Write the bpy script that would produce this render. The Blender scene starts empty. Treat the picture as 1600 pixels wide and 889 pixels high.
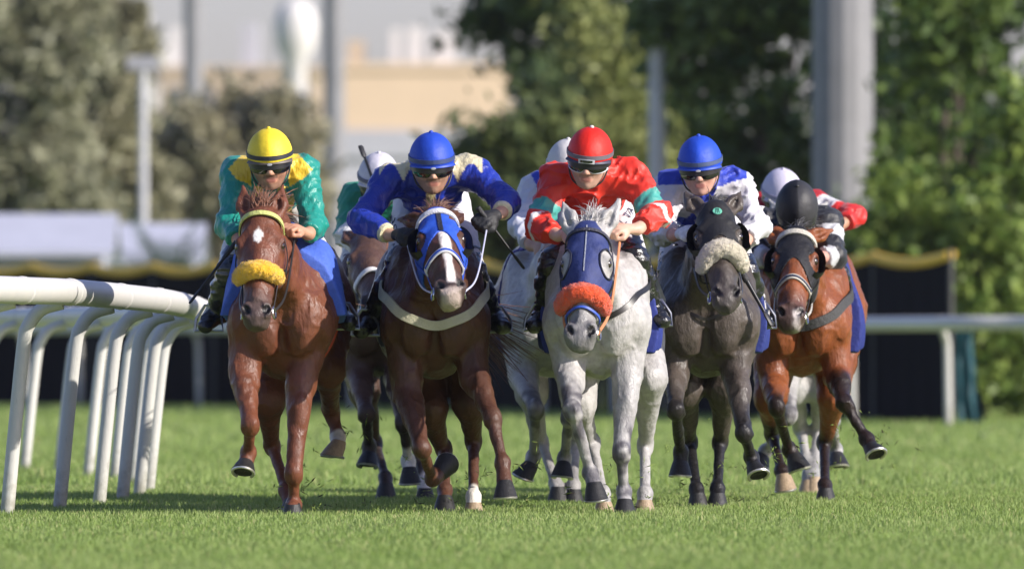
import bpy, math, random
import numpy as np
from mathutils import Vector, Matrix

# ------------------------------------------------------------------ camera, sky, sun, exposure
scn = bpy.context.scene
COL = scn.collection
CAMD, CAMH, FPX, HOR = 60.0, 0.9, 18000.0, 535.0      # distance to the field, lens height, focal length and horizon (1600 px frame)
cam_d = bpy.data.cameras.new('camera')
cam = bpy.data.objects.new('camera', cam_d); COL.objects.link(cam)
cam.location = (0, -CAMD, CAMH); cam.rotation_euler = (math.radians(90), 0, 0)
cam_d.sensor_width = 36.0; cam_d.lens = 36.0 * FPX / 1600.0
cam_d.shift_y = (HOR - 444.5) / 1600.0
cam_d.clip_start = 1.0; cam_d.clip_end = 3000.0
cam_d.dof.use_dof = True; cam_d.dof.focus_distance = CAMD + 0.3; cam_d.dof.aperture_fstop = 3.9
scn.camera = cam
SUN_EL, SUN_AZ = math.radians(28), math.radians(117)   # azimuth clockwise from +Y
wd = bpy.data.worlds.new('World'); scn.world = wd; wd.use_nodes = True
wn = wd.node_tree.nodes; wl = wd.node_tree.links
sky = wn.new('ShaderNodeTexSky'); sky.sky_type = 'NISHITA'; sky.sun_disc = False
sky.sun_elevation = SUN_EL; sky.sun_rotation = SUN_AZ
sky.air_density = 1.0; sky.dust_density = 1.1; sky.ozone_density = 2.0; sky.altitude = 20
bg = wn['Background']; bg.inputs['Strength'].default_value = 0.105
tint = wn.new('ShaderNodeMix'); tint.data_type = 'RGBA'; tint.blend_type = 'MULTIPLY'; tint.inputs['Factor'].default_value = 1.0
tint.inputs['B'].default_value = (1.02, .95, 1.22, 1)      # dusty lavender evening air
wl.new(sky.outputs[0], tint.inputs['A']); wl.new(tint.outputs['Result'], bg.inputs['Color'])
sl = bpy.data.lights.new('sun', 'SUN'); sl.energy = 5.0; sl.angle = math.radians(0.55); sl.color = (1.0, 0.94, 0.85)
so = bpy.data.objects.new('sun', sl); COL.objects.link(so)
sdir = Vector((math.sin(SUN_AZ) * math.cos(SUN_EL), math.cos(SUN_AZ) * math.cos(SUN_EL), math.sin(SUN_EL)))
so.rotation_euler = sdir.to_track_quat('Z', 'Y').to_euler(); so.location = (30, -20, 30)
vs = scn.view_settings; vs.view_transform = 'Standard'; vs.look = 'None'; vs.gamma = 1.0; vs.exposure = 0.50
vs.use_curve_mapping = False
scn.cycles.max_bounces = 6; scn.cycles.use_denoising = True

# ------------------------------------------------------------------ helpers: pixels of the survey to metres
def P(px, py, Y=0.0):
    s = FPX / (CAMD + Y)
    return np.array(((px - 800.0) / s, Y, CAMH + (HOR - py) / s))
def GX(px, Y): return (px - 800.0) * (CAMD + Y) / FPX
rng = np.random.default_rng(7)
random.seed(7)
A3 = lambda *v: np.array(v, float)
def nrm(v):
    v = np.asarray(v, float); return v / (np.linalg.norm(v) + 1e-12)

# ------------------------------------------------------------------ materials
MAT = {}
def _noise(nt, scale, detail=3.0, rough=0.55, obj=True, stretch=None):
    tc = nt.nodes.new('ShaderNodeTexCoord'); n = nt.nodes.new('ShaderNodeTexNoise')
    n.inputs['Scale'].default_value = scale; n.inputs['Detail'].default_value = detail; n.inputs['Roughness'].default_value = rough
    src = tc.outputs['Object']
    if stretch:
        mp = nt.nodes.new('ShaderNodeMapping'); mp.inputs['Scale'].default_value = stretch
        nt.links.new(src, mp.inputs['Vector']); src = mp.outputs['Vector']
    nt.links.new(src, n.inputs['Vector'])
    return n
def mat(name, color=(.5, .5, .5), rough=.6, var=.15, vscale=8., bump=.0, bscale=60., metal=0., sheen=0., coat=0., attr=None,
        spec=.5, transl=0., aniso=None, bstretch=None, col2=None, crough=.2, trans=0., rvar=0., stain=None):
    if name in MAT: return MAT[name]
    m = bpy.data.materials.new(name); m.use_nodes = True; nt = m.node_tree
    b = nt.nodes['Principled BSDF']
    b.inputs['Roughness'].default_value = rough; b.inputs['Metallic'].default_value = metal
    b.inputs['Specular IOR Level'].default_value = spec
    b.inputs['Sheen Weight'].default_value = sheen; b.inputs['Sheen Roughness'].default_value = .4
    b.inputs['Coat Weight'].default_value = coat; b.inputs['Coat Roughness'].default_value = crough
    b.inputs['Transmission Weight'].default_value = trans
    if attr:
        a = nt.nodes.new('ShaderNodeAttribute'); a.attribute_name = attr; src = a.outputs['Color']
    else:
        r = nt.nodes.new('ShaderNodeRGB'); r.outputs[0].default_value = (*color, 1); src = r.outputs[0]
    if var > 0:
        n = _noise(nt, vscale)
        if col2:
            mx = nt.nodes.new('ShaderNodeMix'); mx.data_type = 'RGBA'
            cr = nt.nodes.new('ShaderNodeMapRange'); cr.inputs[1].default_value = .35; cr.inputs[2].default_value = .65
            nt.links.new(n.outputs['Fac'], cr.inputs[0]); nt.links.new(cr.outputs[0], mx.inputs['Factor'])
            nt.links.new(src, mx.inputs['A']); mx.inputs['B'].default_value = (*col2, 1); src = mx.outputs['Result']
        mr = nt.nodes.new('ShaderNodeMapRange'); mr.inputs[1].default_value = .25; mr.inputs[2].default_value = .75
        mr.inputs[3].default_value = 1 - var; mr.inputs[4].default_value = 1 + var
        nt.links.new(n.outputs['Fac'], mr.inputs[0])
        vm = nt.nodes.new('ShaderNodeVectorMath'); vm.operation = 'SCALE'
        nt.links.new(src, vm.inputs[0]); nt.links.new(mr.outputs[0], vm.inputs['Scale']); src = vm.outputs[0]
    nt.links.new(src, b.inputs['Base Color'])
    if bump > 0:
        n2 = _noise(nt, bscale, 4., .6, stretch=bstretch); bp = nt.nodes.new('ShaderNodeBump')
        bp.inputs['Strength'].default_value = bump; bp.inputs['Distance'].default_value = .02
        nt.links.new(n2.outputs['Fac'], bp.inputs['Height']); nt.links.new(bp.outputs[0], b.inputs['Normal'])
    if rvar > 0:
        n3 = _noise(nt, 11., 3., .6); m3 = nt.nodes.new('ShaderNodeMapRange'); m3.inputs[1].default_value = .35; m3.inputs[2].default_value = .65; m3.inputs[3].default_value = rough - rvar; m3.inputs[4].default_value = rough + rvar
        nt.links.new(n3.outputs['Fac'], m3.inputs[0]); nt.links.new(m3.outputs[0], b.inputs['Roughness'])
    if stain:
        gz = nt.nodes.new('ShaderNodeNewGeometry'); sx = nt.nodes.new('ShaderNodeSeparateXYZ'); nt.links.new(gz.outputs['Position'], sx.inputs[0])
        n4 = _noise(nt, 17., 4., .7); ad = nt.nodes.new('ShaderNodeMath'); ad.operation = 'MULTIPLY_ADD'; nt.links.new(n4.outputs['Fac'], ad.inputs[0]); ad.inputs[1].default_value = -.55; nt.links.new(sx.outputs['Z'], ad.inputs[2])
        m4 = nt.nodes.new('ShaderNodeMapRange'); m4.inputs[1].default_value = -.05; m4.inputs[2].default_value = -.30; m4.inputs[3].default_value = 0.; m4.inputs[4].default_value = .75; nt.links.new(ad.outputs[0], m4.inputs[0])
        n5 = _noise(nt, 26., 5., .8, stretch=(1, 1, .22)); m5 = nt.nodes.new('ShaderNodeMapRange'); m5.inputs[1].default_value = .60; m5.inputs[2].default_value = .72; m5.inputs[3].default_value = 0.; m5.inputs[4].default_value = .55; nt.links.new(n5.outputs['Fac'], m5.inputs[0])
        mxx = nt.nodes.new('ShaderNodeMath'); mxx.operation = 'MAXIMUM'; nt.links.new(m4.outputs[0], mxx.inputs[0]); nt.links.new(m5.outputs[0], mxx.inputs[1])
        mm = nt.nodes.new('ShaderNodeMix'); mm.data_type = 'RGBA'; nt.links.new(mxx.outputs[0], mm.inputs['Factor']); nt.links.new(src, mm.inputs['A']); mm.inputs['B'].default_value = (*stain, 1); nt.links.new(mm.outputs['Result'], b.inputs['Base Color'])
    if transl > 0:
        t = nt.nodes.new('ShaderNodeBsdfTranslucent'); ms = nt.nodes.new('ShaderNodeMixShader'); ms.inputs[0].default_value = transl
        nt.links.new(src, t.inputs['Color']); out = nt.nodes['Material Output']
        nt.links.new(b.outputs[0], ms.inputs[1]); nt.links.new(t.outputs[0], ms.inputs[2]); nt.links.new(ms.outputs[0], out.inputs['Surface'])
    MAT[name] = m
    return m

# ------------------------------------------------------------------ mesh and object helpers
def mesh_from(name, V, F, material=None, smooth=True, colors=None, attr='Col', mats=None, midx=None):
    me = bpy.data.meshes.new(name)
    V = np.asarray(V, np.float32)
    if isinstance(F, np.ndarray):
        nf, k = F.shape
        me.vertices.add(len(V)); me.vertices.foreach_set('co', V.ravel())
        me.loops.add(nf * k); me.loops.foreach_set('vertex_index', F.astype(np.int32).ravel())
        me.polygons.add(nf); me.polygons.foreach_set('loop_start', np.arange(0, nf * k, k, dtype=np.int32))
        me.update(calc_edges=True)
    else:
        me.from_pydata(V.tolist(), [], F); me.update()
    if smooth: me.polygons.foreach_set('use_smooth', np.ones(len(me.polygons), bool))
    if colors is not None:
        at = me.attributes.new(attr, 'FLOAT_COLOR', 'POINT')
        c = np.ones((len(V), 4), np.float32); c[:, :3] = colors; at.data.foreach_set('color', c.ravel())
    if material: me.materials.append(material)
    return me
def link(name, me, parent=None, loc=None):
    o = bpy.data.objects.new(name, me); COL.objects.link(o)
    if parent is not None: o.parent = parent
    if loc is not None: o.location = loc
    return o
def tag(o, label=None, cat=None, group=None, kind=None):
    if label: o['label'] = label
    if cat: o['category'] = cat
    if group: o['group'] = group
    if kind: o['kind'] = kind
    return o
def empty(name, loc): return link(name, None, None, tuple(loc))

class MB:
    """collects simple shapes; build() links them as one mesh object"""
    def __init__(s): s.V = []; s.F = []
    def add(s, V, F):
        n = len(s.V); s.V += [tuple(v) for v in V]; s.F += [tuple(i + n for i in f) for f in F]; return s
    def box(s, c, h, R=None):
        c = np.asarray(c, float); pts = []
        for x in (-1, 1):
            for y in (-1, 1):
                for z in (-1, 1):
                    p = A3(x * h[0], y * h[1], z * h[2]); pts.append(c + (R @ p if R is not None else p))
        return s.add(pts, [(0, 1, 3, 2), (4, 6, 7, 5), (0, 4, 5, 1), (2, 3, 7, 6), (0, 2, 6, 4), (1, 5, 7, 3)])
    def tube(s, pts, r, n=8, cap=True, squash=1., up=None):
        pts = [np.asarray(p, float) for p in pts]; m = len(pts)
        rr = r if hasattr(r, '__len__') else [r] * m
        V = []; ref = np.asarray(up, float) if up is not None else None; pu = None
        for i in range(m):
            t = nrm(pts[min(i + 1, m - 1)] - pts[max(i - 1, 0)])
            if ref is not None: u = ref
            elif pu is not None: u = pu
            else: u = A3(0, 0, 1) if abs(t[2]) < .9 else A3(1, 0, 0)
            u = nrm(u - t * np.dot(u, t)); pu = u; v = np.cross(t, u)
            for j in range(n):
                a = 2 * math.pi * j / n
                V.append(pts[i] + rr[i] * (math.cos(a) * v + squash * math.sin(a) * u))
        F = [(i * n + j, i * n + (j + 1) % n, (i + 1) * n + (j + 1) % n, (i + 1) * n + j) for i in range(m - 1) for j in range(n)]
        if cap: F += [tuple(range(n))[::-1], tuple((m - 1) * n + j for j in range(n))]
        return s.add(V, F)
    def ribbon(s, pts, nor, w, t):
        """strap of width w and thickness t lying along pts with outward normals nor"""
        pts = np.asarray(pts, float); nor = np.asarray(nor, float); m = len(pts); V = []
        ww = w if hasattr(w, '__len__') else [w] * m
        for i in range(m):
            tg = nrm(pts[min(i + 1, m - 1)] - pts[max(i - 1, 0)]); b = nrm(np.cross(tg, nor[i])); n = nrm(np.cross(b, tg))
            h = ww[i] / 2
            V += [pts[i] - b * h, pts[i] + b * h, pts[i] + b * h * .92 + n * t, pts[i] - b * h * .92 + n * t]
        F = []
        for i in range(m - 1):
            for j in range(4): F.append((i * 4 + j, i * 4 + (j + 1) % 4, (i + 1) * 4 + (j + 1) % 4, (i + 1) * 4 + j))
        F += [(3, 2, 1, 0), tuple((m - 1) * 4 + j for j in range(4))]
        return s.add(V, F)
    def lathe(s, prof, c=(0, 0, 0), R=None, n=16, sx=1., sy=1.):
        V = []; m = len(prof); c = np.asarray(c, float)
        for (r, z) in prof:
            for j in range(n):
                a = 2 * math.pi * j / n; p = A3(r * math.cos(a) * sx, r * math.sin(a) * sy, z); V.append(c + (R @ p if R is not None else p))
        F = [(i * n + j, i * n + (j + 1) % n, (i + 1) * n + (j + 1) % n, (i + 1) * n + j) for i in range(m - 1) for j in range(n)]
        F += [tuple(range(n))[::-1], tuple((m - 1) * n + j for j in range(n))]
        return s.add(V, F)
    def build(s, name, material, parent=None, smooth=True, origin=None):
        V = np.array(s.V, float)
        if origin is not None: V = V - np.asarray(origin)
        me = mesh_from(name, V, s.F, material, smooth)
        if smooth:
            try: me.set_sharp_from_angle(angle=math.radians(50))
            except Exception: pass
        return link(name, me, parent)
def catmull(pts, n=6):
    pts = [np.asarray(p, float) for p in pts]; out = []
    q = [2 * pts[0] - pts[1]] + pts + [2 * pts[-1] - pts[-2]]
    for i in range(1, len(q) - 2):
        for j in range(n):
            t = j / n
            out.append(.5 * ((2 * q[i]) + (-q[i-1] + q[i+1]) * t + (2*q[i-1] - 5*q[i] + 4*q[i+1] - q[i+2]) * t*t + (-q[i-1] + 3*q[i] - 3*q[i+1] + q[i+2]) * t**3))
    out.append(pts[-1]); return out

# ------------------------------------------------------------------ smooth solids: blended cones and ellipsoids turned into a skin
_tab = np.random.default_rng(3).random((32, 32, 32)).astype(np.float32) * 2 - 1
def vnoise(X, Y, Z, sc, off=0.):
    X, Y, Z = np.broadcast_arrays(X, Y, Z)
    x = X * sc + off + 100; y = Y * sc + off * 1.7 + 100; z = Z * sc + off * 2.3 + 100
    xi = np.floor(x).astype(int); yi = np.floor(y).astype(int); zi = np.floor(z).astype(int)
    fx = x - xi; fy = y - yi; fz = z - zi
    fx = fx * fx * (3 - 2 * fx); fy = fy * fy * (3 - 2 * fy); fz = fz * fz * (3 - 2 * fz)
    g = lambda a, b, c: _tab[(xi + a) & 31, (yi + b) & 31, (zi + c) & 31]
    x00 = g(0,0,0) * (1-fx) + g(1,0,0) * fx; x10 = g(0,1,0) * (1-fx) + g(1,1,0) * fx
    x01 = g(0,0,1) * (1-fx) + g(1,0,1) * fx; x11 = g(0,1,1) * (1-fx) + g(1,1,1) * fx
    return (x00 * (1-fy) + x10 * fy) * (1-fz) + (x01 * (1-fy) + x11 * fy) * fz
def smin(a, b, k):
    h = np.maximum(k - np.abs(a - b), 0) / k
    return np.minimum(a, b) - h * h * k * .25
def frame(z, x_hint):
    z = nrm(z); x = nrm(np.asarray(x_hint, float) - z * np.dot(x_hint, z)); y = np.cross(z, x)
    return np.array([x, y, z]).T        # columns
class Field:
    def __init__(s): s.pr = []
    def cone(s, a, b, ra, rb, k=.03, u=None, f=1., op=0):
        a = np.asarray(a, float); b = np.asarray(b, float)
        if u is not None: u = nrm(u)
        m = max(ra, rb) * max(1., f) + .005
        s.pr.append(('c', a, b, ra, rb, u, f, k, op, np.minimum(a, b) - m, np.maximum(a, b) + m)); return s
    def ell(s, c, r, R=None, k=.03, op=0):
        c = np.asarray(c, float); r = np.asarray(r, float) if hasattr(r, '__len__') else np.array([r] * 3, float)
        ext = np.abs(R) @ r if R is not None else r
        s.pr.append(('e', c, r, R, None, None, None, k, op, c - ext, c + ext)); return s
    @staticmethod
    def _ev(p, X, Y, Z):
        if p[0] == 'c':
            a, b, ra, rb, u, f = p[1:7]; ab = b - a; L2 = float(ab @ ab) + 1e-9
            px = X - a[0]; py = Y - a[1]; pz = Z - a[2]
            if u is not None and f != 1.:
                q = (px * u[0] + py * u[1] + pz * u[2]) * (1. / f - 1.)
                px = px + q * u[0]; py = py + q * u[1]; pz = pz + q * u[2]
            t = np.clip((px * ab[0] + py * ab[1] + pz * ab[2]) / L2, 0, 1)
            d = np.sqrt((px - t * ab[0])**2 + (py - t * ab[1])**2 + (pz - t * ab[2])**2) - (ra + (rb - ra) * t)
            return d * ((1 + min(f, 1.)) / 2) if u is not None else d
        c, r, R = p[1:4]
        px = X - c[0]; py = Y - c[1]; pz = Z - c[2]
        if R is not None:
            px, py, pz = (px*R[0,0] + py*R[1,0] + pz*R[2,0], px*R[0,1] + py*R[1,1] + pz*R[2,1], px*R[0,2] + py*R[1,2] + pz*R[2,2])
        k0 = np.sqrt((px/r[0])**2 + (py/r[1])**2 + (pz/r[2])**2) + 1e-6
        k1 = np.sqrt((px/r[0]**2)**2 + (py/r[1]**2)**2 + (pz/r[2]**2)**2) + 1e-6
        return k0 * (k0 - 1) / k1
    def ev(s, Pt):
        Pt = np.atleast_2d(Pt); X, Y, Z = Pt[:, 0], Pt[:, 1], Pt[:, 2]; d = np.full(len(Pt), 5.)
        for p in s.pr:
            e = s._ev(p, X, Y, Z); d = smin(d, e, p[7]) if p[8] == 0 else -smin(-d, e, p[7])
        return d
    def grad(s, Pt, e=.004):
        Pt = np.atleast_2d(Pt); g = np.stack([s.ev(Pt + np.eye(3)[i] * e) - s.ev(Pt - np.eye(3)[i] * e) for i in range(3)], 1)
        return g / (np.linalg.norm(g, axis=1, keepdims=True) + 1e-9)
    def project(s, Pt, off=0., it=8):
        Pt = np.atleast_2d(np.array(Pt, float))
        for _ in range(it): Pt = Pt - s.grad(Pt) * (s.ev(Pt) - off)[:, None] * .85
        return Pt, s.grad(Pt)
    def bounds(s, pad=.03):
        lo = np.min([p[9] for p in s.pr if p[8] == 0], 0) - pad; hi = np.max([p[10] for p in s.pr if p[8] == 0], 0) + pad
        return lo, hi
    def grid(s, xs, ys, zs, pad=.03):
        F = np.full((len(xs), len(ys), len(zs)), .3, np.float32)
        for p in s.pr:
            m = p[7] + pad; sl = []
            for ax, cs in enumerate((xs, ys, zs)):
                i0 = np.searchsorted(cs, p[9][ax] - m); i1 = np.searchsorted(cs, p[10][ax] + m); sl.append(slice(i0, i1))
            sub = F[tuple(sl)]
            if sub.size == 0: continue
            X = xs[sl[0]][:, None, None].astype(np.float32); Y = ys[sl[1]][None, :, None].astype(np.float32); Z = zs[sl[2]][None, None, :].astype(np.float32)
            e = s._ev(p, X, Y, Z).astype(np.float32)
            F[tuple(sl)] = smin(sub, e, p[7]) if p[8] == 0 else -smin(-sub, e, p[7])
        return F
def skin(F, xs, ys, zs, relax=1):
    """naive surface nets on a rectilinear grid"""
    ins = F < 0
    c8 = sum(ins[a:ins.shape[0]-1+a, b:ins.shape[1]-1+b, c:ins.shape[2]-1+c].astype(np.int8) for a in (0,1) for b in (0,1) for c in (0,1))
    mix = (c8 > 0) & (c8 < 8)
    I, J, K = np.nonzero(mix); n = len(I)
    idx = np.full(mix.shape, -1, np.int32); idx[I, J, K] = np.arange(n)
    acc = np.zeros((n, 3)); cnt = np.zeros(n)
    cor = [(a, b, c) for a in (0,1) for b in (0,1) for c in (0,1)]
    val = {q: F[I + q[0], J + q[1], K + q[2]].astype(float) for q in cor}
    for q in cor:
        for ax in range(3):
            if q[ax] == 0:
                w = list(q); w[ax] = 1; w = tuple(w); f0, f1 = val[q], val[w]; m = (f0 < 0) != (f1 < 0)
                t = np.where(m, f0 / np.where(m, f0 - f1, 1), 0)
                for d in range(3): acc[:, d] += np.where(m, q[d] + (t if d == ax else 0), 0)
                cnt += m
    acc /= np.maximum(cnt, 1)[:, None]
    V = np.stack([np.interp(g + acc[:, d], np.arange(len(cs)), cs) for d, (g, cs) in enumerate(((I, xs), (J, ys), (K, zs)))], 1)
    Q = []
    for ax in range(3):
        o = [1, 1, 1]; o[ax] = 0
        s0 = [slice(1, -1)] * 3; s0[ax] = slice(0, -1); s1 = [slice(1, -1)] * 3; s1[ax] = slice(1, None)
        a0 = ins[tuple(s0)]; a1 = ins[tuple(s1)]
        u, v = [(1, 2), (2, 0), (0, 1)][ax]
        for flip in (0, 1):
            E = np.nonzero(a0 & ~a1) if not flip else np.nonzero(~a0 & a1)
            p = [E[d] + (0 if d == ax else 1) for d in range(3)]
            def cell(du, dv):
                r = list(p); r[u] = r[u] + du; r[v] = r[v] + dv; return idx[r[0], r[1], r[2]]
            q = np.stack([cell(-1, -1), cell(0, -1), cell(0, 0), cell(-1, 0)], 1)
            Q.append(q if not flip else q[:, ::-1])
    Q = np.concatenate(Q); Q = Q[(Q >= 0).all(1)]
    for _ in range(relax):
        S = np.zeros_like(V); c = np.zeros(len(V))
        for a, b in ((0, 1), (1, 2), (2, 3), (3, 0)):
            for i, j in ((a, b), (b, a)):
                S += np.stack([np.bincount(Q[:, i], V[Q[:, j], d], len(V)) for d in range(3)], 1); c += np.bincount(Q[:, i], minlength=len(V))
        V = V * .5 + .5 * S / np.maximum(c, 1)[:, None]
    return V, Q
def axes(lo, hi, h): return [np.arange(lo[d], hi[d] + (h[d] if hasattr(h, '__len__') else h), h[d] if hasattr(h, '__len__') else h) for d in range(3)]
def solid(field, h, lo=None, hi=None, post=None, relax=1):
    b = field.bounds(.03); lo = b[0] if lo is None else np.asarray(lo, float); hi = b[1] if hi is None else np.asarray(hi, float)
    xs, ys, zs = axes(lo, hi, h)
    F = field.grid(xs, ys, zs)
    if post is not None: F = post(F, xs[:, None, None], ys[None, :, None], zs[None, None, :])
    F[0], F[-1], F[:, 0], F[:, -1], F[:, :, 0], F[:, :, -1] = .3, .3, .3, .3, .3, .3
    return skin(F, xs, ys, zs, relax)
def seg_param(Pt, pts):
    """nearest point on a polyline: distance and arc length from its start"""
    pts = [np.asarray(p, float) for p in pts]; best = np.full(len(Pt), 9.); arc = np.zeros(len(Pt)); L0 = 0.
    for a, b in zip(pts[:-1], pts[1:]):
        ab = b - a; L = np.linalg.norm(ab); t = np.clip((Pt - a) @ ab / (L * L), 0, 1)
        d = np.linalg.norm(Pt - (a + t[:, None] * ab), axis=1); m = d < best
        best = np.where(m, d, best); arc = np.where(m, L0 + t * L, arc); L0 += L
    return best, arc
def sstep(a, b, x):
    t = np.clip((x - a) / (b - a), 0, 1); return t * t * (3 - 2 * t)
def mixc(c, d, t): return c * (1 - t[:, None]) + np.asarray(d) * t[:, None]
# ------------------------------------------------------------------ ground and grass
gm = MB(); gm.add([(-600, -70, 0), (600, -70, 0), (600, 1200, 0), (-600, 1200, 0)], [(0, 1, 2, 3)])
turf = mat('turf_ground', (.16, .225, .05), .9, .25, .7, bump=.5, bscale=12., col2=(.20, .26, .07))
tag(gm.build('ground', turf), kind='structure')
def blades(n, y0, y1, hmin, hmax, w, seed, power=1., segs=2, xm=2.6):
    r = np.random.default_rng(seed); Y = y0 + (y1 - y0) * r.random(n) ** power; half = 800 * (CAMD + Y) / FPX + xm; X = (r.random(n) * 2 - 1) * half
    patch = vnoise(X, Y * .35, np.zeros(n), 1.3, 2.) + .6 * vnoise(X, Y * .5, np.zeros(n), 4., 6.)
    H = r.uniform(hmin, hmax, n) * (1 + .12 * patch); a = r.uniform(0, 2 * np.pi, n); le = r.uniform(.1, .6, n); ww = w * r.uniform(.6, 1.3, n)
    dx, dy = np.cos(a), np.sin(a); b2 = r.uniform(0, 2 * np.pi, n); sx, sy = np.cos(b2) * ww, np.sin(b2) * ww
    base = np.stack([X, Y, np.full(n, -.002)], 1); S = np.stack([sx, sy, np.zeros(n)], 1)
    m1 = base + np.stack([dx * le * H * .25, dy * le * H * .25, H * .6], 1); tip = base + np.stack([dx * le * H * .9, dy * le * H * .9, H * (1.02 - .25 * le)], 1)
    i0 = np.arange(n)[:, None]
    c0 = np.array((.222, .320, .082)); c1 = np.array((.320, .400, .140)); c2 = np.array((.190, .270, .055)); t = np.clip(.5 + .5 * patch + r.normal(0, .28, n), 0, 1)[:, None]; C = c0 * (1 - t) + c1 * t
    dk = (r.random(n) < .22)[:, None]; C = np.where(dk, c2, C); st = (r.random(n) < .05)[:, None]; C = np.where(st, np.array((.46, .45, .20)), C)
    if segs == 2:
        V = np.stack([base - S, base + S, m1 - S * .8, m1 + S * .8, tip], 1).reshape(-1, 3); F = np.concatenate([i0 * 5 + np.array([[0, 1, 3]]), i0 * 5 + np.array([[0, 3, 2]]), i0 * 5 + np.array([[2, 3, 4]])]); C = np.repeat(C, 5, 0)
    else:
        V = np.stack([base - S, base + S, tip], 1).reshape(-1, 3); F = i0 * 3 + np.array([[0, 1, 2]]); C = np.repeat(C, 3, 0)
    return V, F, C
gmat = mat('grass_blade', attr='Col', rough=.55, var=0., spec=.25, transl=.42)
def grass(name, label, parts):
    Vs, Fs, Cs, o = [], [], [], 0
    for V, F, C in parts: Vs.append(V); Fs.append(F + o); Cs.append(C); o += len(V)
    g = link(name, mesh_from(name, np.concatenate(Vs), np.concatenate(Fs), gmat, True, np.concatenate(Cs))); tag(g, label, 'grass', kind='stuff')
grass('grass', 'short green turf of the racecourse under the horses', [blades(330000, -17, 12, .018, .040, .0030, 11), blades(70000, 12, 40, .04, .075, .008, 12, 1., 1), blades(50000, 40, 100, .05, .09, .016, 13, 1., 1, 4.)])

# ------------------------------------------------------------------ running rails
WHITE = mat('rail_plastic', (.56, .545, .51), .45, .10, 9., bump=.08, bscale=30., col2=(.52, .50, .46), stain=(.34, .32, .28))
WHITE2 = mat('post_plastic', (.56, .55, .52), .5, .18, 14., bump=.15, bscale=40., bstretch=(1, 1, .25), col2=(.46, .45, .42), stain=(.20, .19, .14))
def runrail(label, bases, outs, post_r, rail_r, zc, run, lean, skip=(), drop=0.):
    o0 = np.array([bases[0][0], bases[0][1], 0.]); root = empty('running_rail', o0); tag(root, label, 'rail', 'white running rails')
    cen = []
    for i, (bx_, by_) in enumerate(bases):
        o = nrm(A3(outs[i][0], outs[i][1], 0)); q = A3(bx_, by_, 0); zi = zc - drop * min(max(by_, .5), 10.); cen.append(q + o * run + A3(0, 0, zi))
        if i in skip: continue
        top = zi - .055; pts = [q + A3(0, 0, -.03), q + o * lean * .5 + A3(0, 0, (top - .2) * .5), q + o * lean + A3(0, 0, top - .22), q + o * (lean + .028) + A3(0, 0, top - .115), q + o * (lean + .095) + A3(0, 0, top - .035), q + o * (run - rail_r * .6) + A3(0, 0, top)]
        m = MB(); m.tube(catmull(pts, 5), post_r, 14); m.build('post', WHITE2, root, origin=o0)
    c = catmull(cen, 8)
    for i in range(len(cen) - 1):
        m = MB(); sl_ = c[i * 8:i * 8 + 9]; mb = sl_[:1] + sl_ ; m.tube(sl_, rail_r * (1 + .012 * (i % 2)), 20, True); m.build('rail_section', WHITE, root, origin=o0)
        d = nrm(sl_[1] - sl_[0]); j = MB(); j.tube([sl_[0] - d * .025, sl_[0] - d * .02, sl_[0] + d * .02, sl_[0] + d * .025], [rail_r * 1.02, rail_r * 1.06, rail_r * 1.06, rail_r * 1.02], 20); j.build('sleeve', WHITE, root, origin=o0)
    return root
nb_ = [(-3.35, -5.5), (-3.05, -3.4), (-2.82, -1.5), (-2.65, .4), (-2.45, 2.3), (-2.30, 4.1), (-2.235, 6.0), (-2.20, 7.9), (-2.20, 9.6), (-2.28, 11.6), (-2.42, 13.5), (-2.60, 15.3), (-2.84, 17.1), (-3.11, 19.), (-3.43, 21.), (-3.85, 23.), (-4.4, 25.), (-5.1, 27.)]
outs_ = []
for i in range(len(nb_)):
    a, b_ = np.array(nb_[max(i - 1, 0)]), np.array(nb_[min(i + 1, len(nb_) - 1)]); t = nrm(b_ - a); outs_.append((t[1], -t[0]))
runrail('near white running rail curving round the bend beside the chestnut horse', nb_, outs_, .037, .069, 1.168, .335, .09, drop=.0085)
def far_xy(t, a=(1700, 60.), b_=(-200, 112.)):
    Y = a[1] + (b_[1] - a[1]) * t; px = a[0] + (b_[0] - a[0]) * (t + .0 * t * (1 - t)); return GX(px, Y), Y
fb = []
for px, Y in ((1760, 60), (1615, 61.5), (1482, 62.5), (1332, 67), (1196, 71), (1075, 75), (960, 78), (850, 81), (745, 84), (645, 87), (550, 90), (465, 93), (385, 95.5), (312, 98), (215, 100), (125, 102.5), (38, 105), (-50, 107.5), (-140, 110)): fb.append((GX(px, Y), Y))
runrail('far white running rail in front of the black screen fence', fb, [(-.45, -.9)] * len(fb), .042, .078, 1.10, .16, .03)

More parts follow.
